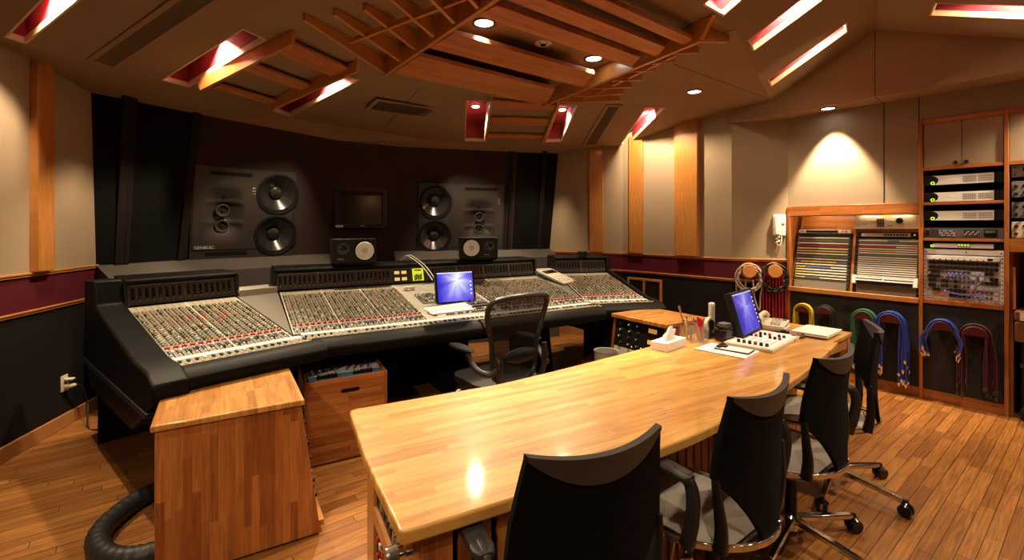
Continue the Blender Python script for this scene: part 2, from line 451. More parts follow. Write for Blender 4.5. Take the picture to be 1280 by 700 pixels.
def edge_y(px):
    for (a, b), (c, d) in zip(EDGE, EDGE[1:]):
        if px <= c: return b + (d - b) * (px - a) / (c - a)
    return EDGE[-1][1]
def corner_top(i):
    best = None
    for k in range(600):
        v = lean(i, 2.2 + k * .001); px, py = 640 + F * v.x / v.y, YH + F * (H - v.z) / v.y
        e = abs(py - edge_y(px))
        if best is None or e < best[0]: best = (e, v)
    return best[1]
ct = [corner_top(i) for i in range(6)]
MONPX = {1: [(241.5, 204), (369.5, 218), (363.5, 320), (235.5, 325.5)], 3: [(523.5, 228.5), (629.5, 231.5), (628, 317), (522.5, 318)]}
def wall_plane(i):
    n0 = seg_n(fpts[i], fpts[i + 1]); return Z0(fpts[i], ZB), (n0 - Vector((0, 0, 1)) * TILT).normalized()
def mon_rect(i):
    p0, nt_ = wall_plane(i); d = (fpts[i + 1] - fpts[i]).normalized(); n0 = seg_n(fpts[i], fpts[i + 1]); up = (n0 * TILT + Vector((0, 0, 1))).normalized()
    c = [on_plane(x, y, p0, nt_) for x, y in MONPX[i]]
    w = ((c[1] - c[0]).dot(d) + (c[2] - c[3]).dot(d)) / 2; h = ((c[0] - c[3]).dot(up) + (c[1] - c[2]).dot(up)) / 2
    return sum(c, Vector()) / 4, d, up, w, h
FBLACK = mat('black_front_panel', (.007, .0065, .0065), .95, spec=.04)
FMAT = (FBLACK, FRONTCLOTH, FRONTCLOTH, FRONTCLOTH, FBLACK)
for i in range(5):
    a, b, c, d = lean(i, ZB - .05), lean(i + 1, ZB - .05), ct[i + 1], ct[i]
    n = seg_n(fpts[i], fpts[i + 1])
    if i in (1, 3):
        mc, md, mu, mw_, mh_ = mon_rect(i); mw_ -= .02; mh_ -= .02
        mb = MB().flat([a, b, c, d], [[mc - md * mw_ / 2 - mu * mh_ / 2, mc + md * mw_ / 2 - mu * mh_ / 2, mc + md * mw_ / 2 + mu * mh_ / 2, mc - md * mw_ / 2 + mu * mh_ / 2]])
    else: mb = MB().prism([a, b, c, d], -n * .08)
    struct('wall_front' + ('_west', '_monitor', '_centre', '_monitor', '_east')[i], mb, FMAT[i])
def front_strip(i, px, w, pyref=230, th=.018, TILT=TILT):
    """dark vertical board running up a leaning front panel"""
    d = (fpts[i + 1] - fpts[i]).normalized(); n = seg_n(fpts[i], fpts[i + 1])
    x, y, _ = on_line(px, fpts[i] + n * TILT * .4, d)
    p = Vector((x, y, 0)) - n * TILT * .4
    up = (n * TILT + Vector((0, 0, 1))).normalized()
    a = Z0(p, ZB) ; b = a + up * 1.45
    mb = MB().bar(a + n * th / 2, b + n * th / 2, th, w, up=d)
    for k in range(5):
        q = a.lerp(b, .08 + .21 * k) + n * th
        mb.cyl(q, q + n * .003, .007, n=8)
    struct(next_trim(), mb, TRIMDK)
TRIMDK = mat('dark_stained_board', (.011, .008, .007), .8, spec=.12)
for px in (147.5, 152.8, 158): front_strip(0, px, .04, TILT=.10, th=.034)
for px in (229, 234): front_strip(0, px, .036)
for px in (632.5, 637): front_strip(3, px, .034)
front_strip(4, 675, .06)
# ledge under the monitors (left and right of the centre), dark cloth below it
def ledge(i, j, out_d, nm):
    q = [Z0(fpts[k], ZB + .01) for k in range(i, j + 1)]
    n = sum((seg_n(fpts[k], fpts[k + 1]) for k in range(i, j)), Vector()).normalized()
    e = [Z0(p + n * out_d, 1.085) for p in q]
    mb = MB()
    for k in range(len(q) - 1):
        mb.poly([q[k], q[k + 1], e[k + 1], e[k]])
        mb.poly([e[k], e[k + 1], Z0(e[k + 1], 0), Z0(e[k], 0)])
    for k in (0, len(q) - 1):
        mb.poly([q[k], e[k], Z0(e[k], 0), Z0(q[k], 0)])
    struct('wall_front_ledge_' + nm, mb, LEDGE)
ledge(0, 2, .34, 'left'); ledge(3, 5, .34, 'right')
struct('wall_front_base', MB().prism([Z0(F2, 0), Z0(F3, 0), Z0(F3, ZB), Z0(F2, ZB)], Vector((-.05, .06, 0))), FRONTCLOTH)

# ================================================================ ceiling
ZM = 2.79
M1 = P(277, 0, ZM); M2 = P(477, 94, ZM); M3 = P(575, 119.5, ZM); M4 = Vector((2.375, 5.2, ZM))
Tp = Vector((3.19, 4.149, 3.23)); FD = Vector((-.613, .790, 0))
M5 = Vector((2.656, 4.837, ZM)); M6 = P(919, 37, ZM); M7 = P(855, 0, ZM)
MB0 = Vector((-3.2, -2.7, ZM)); M8 = Vector((.75, -2.7, ZM))
L1 = on_line(114, LW0, LD); L1 = Vector((L1[0], L1[1], zat(116, L1[1])))
pl_L = plane3(M1, M2, L1)
FR_top = R(698, 192, 6.55)
pl_F = plane3(M3, M4, FR_top)
sA = on_plane(377, 149.8, *pl_L); sB = on_plane(545, 177, *pl_F)
pl_LF = plane3(M2, M3, (sA + sB) / 2)
pl_R = plane3(M6, M5, Tp)
G = on_plane(1110, -120, *pl_R)
pl_R3 = plane3(M6, M7, G)
Q = Vector((3.737, 3.445, 2.86))
pl_R2 = plane3(Tp, Q, G)
OP = lambda pl, pts: [on_plane(x, y, *pl) for x, y in pts]

WELLS = {  # plane, corners, lamp column/row or None
 'a': (pl_L, [(201, 99.7), (236.3, 109), (333.5, 49.3), (303, 35.2)], (285.5, 50)),
 'b': (pl_L, [(341, 138.6), (362.5, 145.4), (449.5, 100), (421, 91)], (432, 99)),
 'c': (pl_L, [(5, 46), (33, 54.5), (150, -40), (108, -62)], (88, -14)),
 'd': (pl_F, [(580.5, 176), (605.5, 177), (613, 126), (582.5, 125)], (594.5, 133)),
 'e': (pl_F, [(681, 177.7), (702, 177), (722.5, 131), (698.5, 131)], (702.9, 137)),
 'f': (pl_F, [(775.5, 180), (786, 181), (831.5, 134.5), (806.5, 134)], (808, 141.5)),
 'g': (pl_R, [(935, 50), (941.3, 64), (1040, -9), (1022, -18)], None),
 'h': (pl_R, [(959.4, 99.4), (963.3, 108.3), (1060, 38.7), (1058.5, 28)], None),
 'i': (pl_R3, [(878, 6), (904, 20.3), (962, -30), (930, -50)], None),
 'j': (pl_R2, [(1161.8, 19), (1330, 26), (1330, 7), (1168.4, 3.3)], None),
}
VENTS = {
 'a': (pl_L, [(107, 73.5), (145, 86), (292, -11), (226, -12)]),
 'b': (pl_LF, [(457, 136), (534, 147.3), (546, 135), (470, 122.5)]),
 'c': (pl_F, [(728, 180.8), (747, 180.8), (778.5, 131), (757.7, 130)]),
}
hole = lambda k: OP(WELLS[k][0], WELLS[k][1])
def facet(name, outer, ks=(), m=FABC):
    struct(name, MB().flat(outer, [hole(k) for k in ks]), m)
cr = OP(pl_L, [(-60, 22), (5, 49), (145, 89.5), (237, 113.5)]) + [sA]
facet('ceiling', [MB0, M1, M2, M3, M4, M5, M6, M7, M8])
LBK = Vector((-2.5, -2.7, 2.6))
Lleft = on_plane(-60, 22, *pl_L)
facet('ceiling_left', [MB0, M1, M2] + cr[::-1] + [Vector((-2.75, -2.7, cr[0].z + .02))], 'abc')
facet('ceiling_front_left', [M2, M3, sB, sA])
cF = OP(pl_F, [(700, 180.5), (805, 184)])
facet('ceiling_front', [M3, M4, on_plane(905, 140, *pl_F), on_plane(880, 160, *pl_F), cF[1], cF[0], sB], 'def')
facet('ceiling_right', [M5, Tp, G, M6], 'gh')
facet('ceiling_right_near', [M6, G, on_plane(1000, -700, *pl_R3), M7], 'i')
Gn = on_plane(1000, -700, *pl_R3)
Q2 = Vector((3.19 + .613 * 4.2, 4.149 - .79 * 4.2, 2.86))
facet('ceiling_right_far', [Tp, Q, on_plane(1500, -10, *pl_R2), on_plane(1420, -120, *pl_R2), G], 'j')
struct('ceiling_back', MB().flat([M7, Gn, M8]).flat([Gn, G, on_plane(1420, -120, *pl_R2), Vector((5.4, -2.7, 2.9)), M8]).flat([on_plane(1420, -120, *pl_R2), on_plane(1500, -10, *pl_R2), Q, Q2, Vector((6.2, .5, 2.9)), Vector((5.4, -2.7, 2.9))]), FABC)
# strip between the crease and the front wall
wl0 = on_line(0, LW0, LD); wl0 = Vector((wl0[0], wl0[1], zat(53, wl0[1])))
wlb = Vector((LB.x, LB.y, 2.72))
mid = lambda a, b: (a + b) / 2
cre = cr + [sB] + [on_plane(630, 179, *pl_F)] + cF
bot = [wlb, wl0, ct[0], ct[1], ct[2], ct[3], ct[4], ct[5], Vector((1.55, 6.35, 2.60))]
ext = [Vector((-.0, 0, 0))] * 9
mb = MB()
for k in range(len(cre) - 1):
    mb.flat([cre[k], cre[k + 1], bot[k + 1], bot[k]])
mb.flat([Vector((-2.75, -2.7, cr[0].z + .02)), cre[0], wlb])
struct('ceiling_front_strip', mb, FABC)
# soffit and fascia over the racks
def fas(t): return Vector((3.19, 4.149, 0)) + FD * t
ZS = 2.637
fa, fb = fas(1.335), fas(-4.6)
struct('ceiling_fascia', MB().flat([Z0(fa, ZS), Z0(fa, ZM), M5, Tp, Q, Z0(fb, 2.86), Z0(fb, ZS)]), FABC)
struct('ceiling_soffit', MB().flat([Z0(fa, ZS), Z0(R2, ZS), Z0(R3, ZS), Z0(R4, ZS), Z0(fb, ZS)]), FABC)
off = -WR * .006
mb = MB().bar(M5 + off, Tp + off, .012, .012).bar(Tp + off, Q + off, .012, .012)
mb.bar(Q + off, Z0(fb, 2.86) + off, .012, .012)
struct(next_trim(), mb, mat('rust_edge_trim', (.30, .10, .035), .5))
struct(next_trim(), MB().box(Z0(fas(0), (ZS + 3.23) / 2) + off * .4, (.004, .003, 3.2 - ZS), math.atan2(FD.y, FD.x)), BLACKM)
struct(next_trim(), MB().bar(Z0(fas(0), ZS - .001), Z0(Vector((3.426, 4.347, 0)), ZS - .001), .004, .002), BLACKM)

# thin seams between the cloth ceiling panels
SEAM = mat('ceiling_seam', (.09, .055, .03), .9)
def seam(a, b, dz=-.001): struct(next_trim(), MB().bar(a + Vector((0, 0, dz)), b + Vector((0, 0, dz)), .005, .003), SEAM)
seam(on_plane(524, 111, *pl_LF), on_plane(475, 166, *pl_LF))
seam(P(842, 80, ZM), P(955, 121, ZM)); seam(M6, P(880, 45, ZM))

WELL_TEXT = {
 'a': 'long red-lined ceiling light well beside the left wooden ceiling lattice, its round lamp in view',
 'b': 'red-lined ceiling light well along the right beam of the left wooden lattice',
 'c': 'dark red ceiling light well in the upper left corner above the tan wall panel',
 'd': 'upright red-lined light well left of the small three-board ceiling lattice',
 'e': 'red-lined light well right of the small three-board ceiling lattice',
 'f': 'slanting red-lined light well next to the brightly lit wall panel',
 'g': 'long bright light well higher up the sloping right ceiling, cut by the photo top',
 'h': 'narrow bright light well lowest on the sloping right ceiling, nearest the rust trim',
 'i': 'short-looking light well at the top edge with pink red corner and pale rim',
 'j': 'half-dark red light well in the ceiling above the right racks'}
LAMPS = {}
def well(k):
    pl, px, lamp = WELLS[k]; p0, n = pl
    c = OP(pl, px); ctr = sum(c, Vector()) / 4
    xd = (c[1] - c[0] + c[2] - c[3]).normalized(); xd = (xd - n * xd.dot(n)).normalized(); yd = n.cross(xd)
    M = frame(ctr, xd, yd, n); Mi = M.inverted()
    t = thing('ceiling_light_well', WELL_TEXT[k], 'light well', m=M, group='red-lined ceiling light wells')
    q = [Mi @ v for v in c]; D = .12 if k == 'f' else .24; rim = .035
    up = Vector((0, 0, 1))
    mb = MB()
    for i in range(4):
        a, b = q[i], q[(i + 1) % 4]
        mb.poly([a + up * rim, b + up * rim, b + up * D, a + up * D])
    mb.poly([v + up * D for v in q])
    mb.build('shaft', WELLRED, t)
    mb = MB()
    cc = Vector((0, 0, 0))
    inn = []
    for i in range(4):
        e1 = (q[i] - q[i - 1]).normalized(); e2 = (q[(i + 1) % 4] - q[i]).normalized()
        bis = (e2 - e1); bis.normalize(); s = max(.25, abs(e1.cross(bis).length)); inn.append(q[i] + bis * (.012 / s))
    for i in range(4):
        a, b, a2, b2 = q[i], q[(i + 1) % 4], inn[i], inn[(i + 1) % 4]
        dn = up * -.004
        mb.poly([a + dn, b + dn, b2 + dn, a2 + dn]); mb.poly([a2 + dn, b2 + dn, b2 + up * rim, a2 + up * rim]); mb.poly([a2 + up * rim, b2 + up * rim, b + up * rim, a + up * rim])
        mb.poly([a + dn, b + dn, b + up * .002, a + up * .002])
    mb.build('rim', RIMM, t)
    if lamp:
        w = on_plane(lamp[0], lamp[1], p0 + n * (D - .02), n); l = Mi @ w
        e1, e2, r_ = q[1] - q[0], q[3] - q[0], l - q[0]; den = e1.x * e2.y - e1.y * e2.x
        s_, t_ = (r_.x * e2.y - r_.y * e2.x) / den, (e1.x * r_.y - e1.y * r_.x) / den
        s_, t_ = (.3 if k == 'f' else min(.72, max(.28, s_))), min(.78 if k == 'b' else .90, max(.10, t_)); zz = l.z; l = q[0] + e1 * s_ + e2 * t_; l.z = zz
    else:
        l = (q[2] * .62 + q[0] * .38); l.z = D - .02
    lo = min(v.x for v in q) ; w_ = min((q[1] - q[0]).length, (q[2] - q[3]).length)
    mb = MB().lathe([(.05, .018), (.05, 0), (.042, -.004), (.042, .004)], 20, Matrix.Translation(l)); rg = mb.build('lamp_ring', CHROME, t)
    mb = MB().lathe([(.042, .003), (.02, -.004), (0, -.006)], 20, Matrix.Translation(l)); mb.build('lamp', LAMP, rg)
    LAMPS[k] = (M @ (l + Vector((0, 0, -.03))), n)
for k in WELLS: well(k)

def vent(k, label, slat_n, along):
    pl, px = VENTS[k]; p0, n = pl; c = OP(pl, px); ctr = sum(c, Vector()) / 4
    xd = (c[1] - c[0]).normalized(); xd = (xd - n * xd.dot(n)).normalized(); M = frame(ctr, xd, n.cross(xd), n); Mi = M.inverted()
    q = [Mi @ v for v in c]; t = thing('ceiling_vent', label, 'air vent', m=M, group='slatted ceiling air vents')
    inn = [v * .001 + v - v.normalized() * .05 for v in q]
    ins = []
    for i in range(4):
        e1 = (q[i] - q[i - 1]).normalized(); e2 = (q[(i + 1) % 4] - q[i]).normalized(); b = (e2 - e1).normalized()
        ins.append(q[i] + b * .035 / max(.4, e1.cross(b).length))
    fr = MB()
    dz = Vector((0, 0, -.012))
    for i in range(4):
        j = (i + 1) % 4
        fr.prism([q[i], q[j], ins[j], ins[i]], dz)
    fr.build('frame', FABC, t)
    MB().poly([v + Vector((0, 0, -.002)) for v in ins]).build('backing', BLACKM, t)
    sl = MB()
    for s in range(slat_n):
        f = (s + .5) / slat_n
        if along: a, b = ins[0].lerp(ins[1], f), ins[3].lerp(ins[2], f)
        else: a, b = ins[0].lerp(ins[3], f), ins[1].lerp(ins[2], f)
        sl.bar(a + Vector((0, 0, -.006)), b + Vector((0, 0, -.006)), .006, .007)
    sl.build('grille', mat('vent_slats', (.16, .105, .06), .7), t)
vent('a', 'large dark slatted air vent in the upper left ceiling', 90, False)
vent('b', 'small slatted air vent above the black front wall, near the large wooden lattice', 34, True)
vent('c', 'dark slatted air vent between two red light wells of the front ceiling', 60, False)

# ---------------------------------------------------------------- wooden lattices
def board_from(q, mb, M, up=.028):
    Mi = M.inverted(); v = [Mi @ p for p in q]; mb.prism(v, Vector((0, 0, up))); return mb
def line_x(a, b, c, d):
    """plan intersection of line ab with line cd"""
    r = b - a; s = d - c; den = r.x * s.y - r.y * s.x
    t = ((c.x - a.x) * s.y - (c.y - a.y) * s.x) / den
    return a + r * t
def lattice_main():
    zb = 2.678; zbot = 2.655
    A0, A1 = P(481.5, 95, zbot), P(621.5, 0, zbot); B0_, B1_ = P(679, 133.6, zbot), P(876, 52.5, zbot)
    bx = (P(728.7, 109.7, zb) - P(536.6, 60, zb)).normalized()
    M = frame(Z0((A0 + B1_) / 2, ZM), bx, Vector((-bx.y, bx.x, 0)), Vector((0, 0, 1))); Mi = M.inverted()
    t = thing('ceiling_lattice', 'large wooden ceiling lattice of five boards between two finned beams', 'ceiling lattice', m=M)
    A2 = A0 + (A1 - A0).normalized() * 2.75; B2_ = B1_ + (B1_ - B0_).normalized() * .12
    for a, b, tipA, tipB in ((A0, A2, 0, 0), (B0_, B1_, 1, 1)):
        d = (b - a).normalized(); s = Vector((-d.y, d.x, 0)) * .014
        lo0, lo1 = Z0(a, zbot), Z0(b, zbot); hi0 = Z0(a - d * (.06 if tipA else 0), ZM - .004); hi1 = Z0(b + d * (.10 if tipB else 0), ZM - .004)
        MB().prism([Mi @ (v - s) for v in (lo0, lo1, hi1, hi0)], (Mi.to_3x3() @ (s * 2))).build('beam', W_TRIM, t, bevel=.002)
    bo = [((491, 91.8), (524, 70.2), (681.5, 132), (693.6, 112.5)), ((536.6, 60), (567, 42), (728.7, 109.7), (742.8, 92.8)),
          ((596.6, 19.3), (621.5, 6.8), (789, 84.4), (800.4, 71.7)), ((633, 0), (681, 0), (821.5, 71.7), (831.4, 59)), ((724.5, 0), (757, 0), (856.7, 57.7), (865, 49.2))]
    for i, (lf, ln, rf, rn) in enumerate(bo):
        q = [P(*lf, zb), P(*rf, zb), P(*rn, zb), P(*ln, zb)]
        if i >= 3:
            q[0] = line_x(q[1], q[0], Z0(A0, zb), Z0(A1, zb)); q[3] = line_x(q[2], q[3], Z0(A0, zb), Z0(A1, zb)); q[0].z = q[3].z = zb
        mb = MB(); board_from(q, mb, M, .03); mb.build('board', W_CEIL, t, bevel=.002)
    # fins
    def fin(base, tip, h0=.115, h1=.04):
        b = P(*base, zbot + .008); tp = P(*tip, ZM - .005 - h1)
        d = Z0(tp, 0) - Z0(b, 0); s = Vector((-d.y, d.x, 0)).normalized() * .011
        v = [b, tp, Z0(tp, ZM - .004), Z0(b, ZM - .004)]
        MB().prism([Mi @ (x - s) for x in v], Mi.to_3x3() @ (s * 2)).build('fin', W_TRIM, t, bevel=.002)
    for bs, tp in (((481.5, 92.5), (380, 25.5)), ((499.5, 77), (417.6, 19)), ((518.5, 62.5), (455, 12.5)), ((541.5, 46.5), (489, 0)), ((567.5, 29.5), (520, -19)), ((597, 11), (552, -40)), ((632, -10), (594, -62))):
        fin(bs, tp)
    for bs, tp in (((873.5, 53), (910, 53)), ((841, 68), (871.6, 66.5)), ((814.5, 80.5), (842, 78)), ((789, 90), (818.7, 89.5)), ((765, 102), (801.3, 100.5)), ((740, 112), (788.3, 109.5)), ((717.5, 121.5), (779, 118)), ((700.6, 128.5), (773.7, 126.5))):
        fin(bs, tp)
    ca, cb = P(437, 52, ZM - .07), P(578, -2, ZM - .07)
    cb = ca + (cb - ca) * 1.35
    MB().bar(Mi @ ca, Mi @ cb, .02, .03).build('cross_rib', W_TRIM, t)
    ca, cb = P(728, 124, ZM - .06), P(845, 68, ZM - .06)
    MB().bar(Mi @ ca, Mi @ cb, .018, .026).build('cross_rib', W_TRIM, t)
    for px, py in ((485, 87.5), (491, 76), (531.5, 54), (537, 46), (590, 14)):
        MB().ball(Mi @ P(px, py, zbot + .04), .006, 8).build('bolt', CHROME, t)
lattice_main()
def lattice_on(pl, label, beams, boards, ob=.10, od=.05):
    p0, n = pl; pb = (p0 - n * ob, n); pd = (p0 - n * od, n)
    q = OP(pd, boards[0]); xd = (q[1] - q[0]).normalized(); xd = (xd - n * xd.dot(n)).normalized()
    ctr = sum(q, Vector()) / 4; M = frame(ctr, xd, n.cross(xd), n); Mi = M.inverted()
    t = thing('ceiling_lattice', label, 'ceiling lattice', m=M)
    for a, b in beams:
        A, B = on_plane(*a, *pb), on_plane(*b, *pb); d = (B - A).normalized(); s = d.cross(n).normalized() * .013
        v = [A, B, B + n * (ob - .004) + d * .03, A + n * (ob - .004) - d * .05]
        MB().prism([Mi @ (x - s) for x in v], Mi.to_3x3() @ (s * 2)).build('beam', W_TRIM, t, bevel=.002)
    for bq in boards:
        mb = MB(); board_from(OP(pd, bq), mb, M, .022); mb.build('board', W_CEIL, t, bevel=.002)
    return t
lattice_on(pl_L, 'left wooden ceiling lattice of three boards between two light wells',
  [((252, 113.5), (366, 56)), ((341, 137.5), (446.5, 90))],
  [[(348.7, 66.9), (423.7, 99.7), (440, 88), (368.7, 55.2)], [(303, 88), (387.4, 117.3), (395.6, 110), (319.5, 82)], [(265.5, 110), (348.7, 133.7), (354.6, 130), (275, 106.7)]])
lattice_on(pl_F, 'small wooden lattice of three boards in the front ceiling between two wells',
  [((606.5, 178), (615, 127)), ((678.5, 178), (697.5, 134))],
  [[(616, 136.5), (692.5, 138), (695.5, 132), (616.5, 126)], [(613.5, 154.5), (684.5, 157.5), (687, 149.5), (613.7, 147.8)], [(609.5, 172), (678.3, 174), (680, 169.8), (610.6, 168.3)]], .07, .035)

# ---------------------------------------------------------------- recessed downlights and detector
def downlight(c, label, r=.062):
    t = thing('downlight', label, 'downlight', c, group='round recessed ceiling downlights')
    MB().lathe([(r + .014, 0), (r + .014, -.006), (r, -.007), (r - .004, .002), (r + .014, .002)], 28).build('trim_ring', BLACK, t)
    MB().lathe([(r - .004, -.001), (r * .5, -.003), (0, -.004)], 28).build('lens', LAMP, t)
    return t
DL = [P(605, 28.5, ZM), P(742, 73, ZM), P(868, 114.5, ZM)]
for c, l in zip(DL, ('round downlight at the left beam of the large wooden ceiling lattice', 'round downlight at the right beam of the large lattice, near the detector', 'round downlight in the plain ceiling right of the lattice fins')):
    downlight(c + Vector((0, 0, -.001)), l)
SOF = P(1035, 135.5, ZS)
downlight(SOF + Vector((0, 0, -.001)), 'round downlight in the soffit above the right fabric wall', .058)
sd = thing('smoke_detector', 'small round cream ceiling sensor between lattice boards', 'sensor', P(679, 53, ZM - .001))
MB().lathe([(.062, 0), (.062, -.01), (.045, -.018), (.03, -.018), (.02, -.012), (0, -.012)], 28).build('body', CREAM, sd)
MB().lathe([(.022, -.017), (.02, -.022), (0, -.024)], 20).build('sensor_eye', BLACK, sd)
for k in range(6): MB().box((.046 * math.cos(k * 1.047), .046 * math.sin(k * 1.047), -.0155), (.012, .006, .008), k * 1.047).build('slot', BLACK, sd)
# ================================================================ mixing console
class Sec:
    def __init__(s, ox, oy, deg):
        s.o = Vector((ox, oy, 0)); a = RAD(deg); s.u = Vector((math.sin(a), math.cos(a), 0)); s.n = Vector((math.cos(a), -math.sin(a), 0))
        s.rot = math.atan2(s.u.y, s.u.x)
    def p(s, u, v, z): return s.o + s.u * u + s.n * v + Vector((0, 0, z))
ZSL = .18
def zs(v): return .95 - ZSL * min(v, .96) if v < .96 else .777
SL = math.atan(ZSL)
C_ = Sec(-2.02, 3.93, 58.9); LW_ = Sec(-2.596, 3.17, 39.6); RW_ = Sec(.435, 5.49, 78)
con = thing('mixing_console', 'huge black and beige mixing console with two angled wings and hundreds of knobs', 'mixing console', (-.9, 4.3, 0), RAD(30))
def slab_rot(sec):
    """matrix whose y runs down the sloping panel toward the engineer and whose z is the panel normal"""
    y = (sec.n * math.cos(SL) - Vector((0, 0, 1)) * math.sin(SL)); x = sec.u; z = x.cross(y)
    if z.z < 0: x = -x; z = x.cross(y)
    return Matrix((x, y, z)).transposed()
def extr(sec, prof, u0, u1, mb=None):
    mb = mb or MB(); return mb.prism([sec.p(u0, v, z) for v, z in prof], sec.u * (u1 - u0))
BODY = [(0, .94), (.96, .768), (1.17, .765), (1.17, .69), (1.08, .62), (.45, .50), (-.28, .50), (-.30, 1.11), (-.05, 1.11), (-.008, .955)]
for sec, a, b in ((LW_, -.02, .69), (C_, .06, 2.65), (RW_, .06, .74)):
    extr(sec, BODY, a, b).build('body', BLACKM, con, world=True, bevel=.006)
# filler wedges between the sections
def wedge(A, ua, B, ub):
    for nm, m, pts, h in (('corner_panel', PANELG, [(A, ua, .0), (B, ub, .0), (B, ub + .01, .95), (A, ua, .95)], .012),):
        q = [s.p(u, v, zs(v) - .012) for s, u, v in pts]
        MB().flat(q).flat([p + Vector((0, 0, .012)) for p in q]).prism(q, Vector((0, 0, h))).build(nm, m, con, world=True)
    q = [A.p(ua, -.18, .5), B.p(ub, -.18, .5), B.p(ub, .9, .5), A.p(ua, .9, .5)]
    MB().prism(q, Vector((0, 0, .26))).build('body', BLACKM, con, world=True)
    q = [A.p(ua, -.2, .60), B.p(ub, -.2, .60), B.p(ub, .02, .60), A.p(ua, .02, .60)]
    MB().prism(q, Vector((0, 0, .40))).build('corner_block', PANELG, con, world=True, bevel=.006)
wedge(LW_, .69, C_, .06); wedge(C_, 2.65, RW_, .06)
# end cheeks
CHK = [(-.33, 1.13), (-.03, 1.145), (.015, .985), (.97, .805), (1.2, .795), (1.31, .745), (1.31, .66), (.92, .44), (-.12, .44), (-.33, .64)]
extr(LW_, CHK, -.16, -.005).build('end_cheek', LEATHER, con, world=True, bevel=.014)
extr(LW_, [(v * .98, z - .33) for v, z in ((-.33, .93), (1.25, .93), (1.25, .90), (-.33, .90))], -.168, -.10).build('cheek_strip', BLACK, con, world=True, bevel=.006)
extr(RW_, [(v * .965, z) for v, z in CHK], .705, .755).build('end_cheek', LEATHER, con, world=True, bevel=.014)
# pedestals
for sec, us in ((LW_, (.2,)), (C_, (.15, 1.35, 2.45)), (RW_, (.5,))):
    for u in us:
        mb = MB(); extr(sec, [(-.22, .0), (-.22, .51), (.38, .51), (.46, .05), (.46, .0)], u, u + .13, mb)
        mb.build('pedestal', BLACKM, con, world=True, bevel=.01)
for sec, a, b in ((LW_, -.1, .72), (C_, .0, 1.95)):
    extr(sec, [(-.26, .0), (-.26, .52), (-.24, .52), (-.24, .0)], a, b).build('rear_panel', BLACKM, con, world=True)  # black panels added to keep the floor under the console dark
extr(C_, [(-.05, .36), (-.05, .52), (.30, .52), (.30, .40)], .1, 2.6).build('cable_trough', BLACKM, con, world=True)
# leather arm rest, four lengths
ARM = [(1.15, .782), (1.19, .788), (1.25, .770), (1.29, .738), (1.29, .70), (1.26, .672), (1.15, .668)]
for sec, a, b in ((LW_, -.15, .74), (C_, .16, 1.335), (C_, 1.345, 2.56), (RW_, .03, .75)):
    extr(sec, ARM, a, b).build('arm_rest', LEATHER, con, world=True, bevel=.012)
# channel banks
knob_spots, knob_first = [], None
rr = random.Random(3)
KM = [KTAN, KRED, KGRN, KDRK, WHITE, BLUE, RED]
def knob_mi(f):
    if f < .22: return rr.choice((0, 0, 0, 3))
    if f < .42: return rr.choice((1, 0, 0, 3, 2))
    if f < .62: return rr.choice((0, 1, 3, 0, 2, 2, 0))
    return rr.choice((2, 2, 3, 0, 2))
stuff = MB(); NK = 0
PR = {}
def knob_mesh(mi):
    if mi not in PR:
        PR[mi] = MB().lathe([(.0088, 0), (.0078, .013), (.003, .0145), (0, .0145)], 10).build('knob', KM[mi], con)
        return PR[mi], True
    return PR[mi], False
def put_knob(sec, u, v, mi, near):
    global NK
    p = sec.p(u, v, zs(v) + .0012); Rm = slab_rot(sec)
    if near and NK < 100:
        NK += 1
        o, fresh = knob_mesh(mi)
        if not fresh: o = inst(o, con, (0, 0, 0))
        Ml = LOCALS[con.name].inverted() @ (Matrix.Translation(p) @ Rm.to_4x4())
        o.matrix_local = Ml; o.location = Ml.to_translation(); o.rotation_euler = Ml.to_euler(); return
    zz = Rm @ Vector((0, 0, 1))
    stuff.tube([p, p + zz * .013], [.0086, .007], 7, mi)
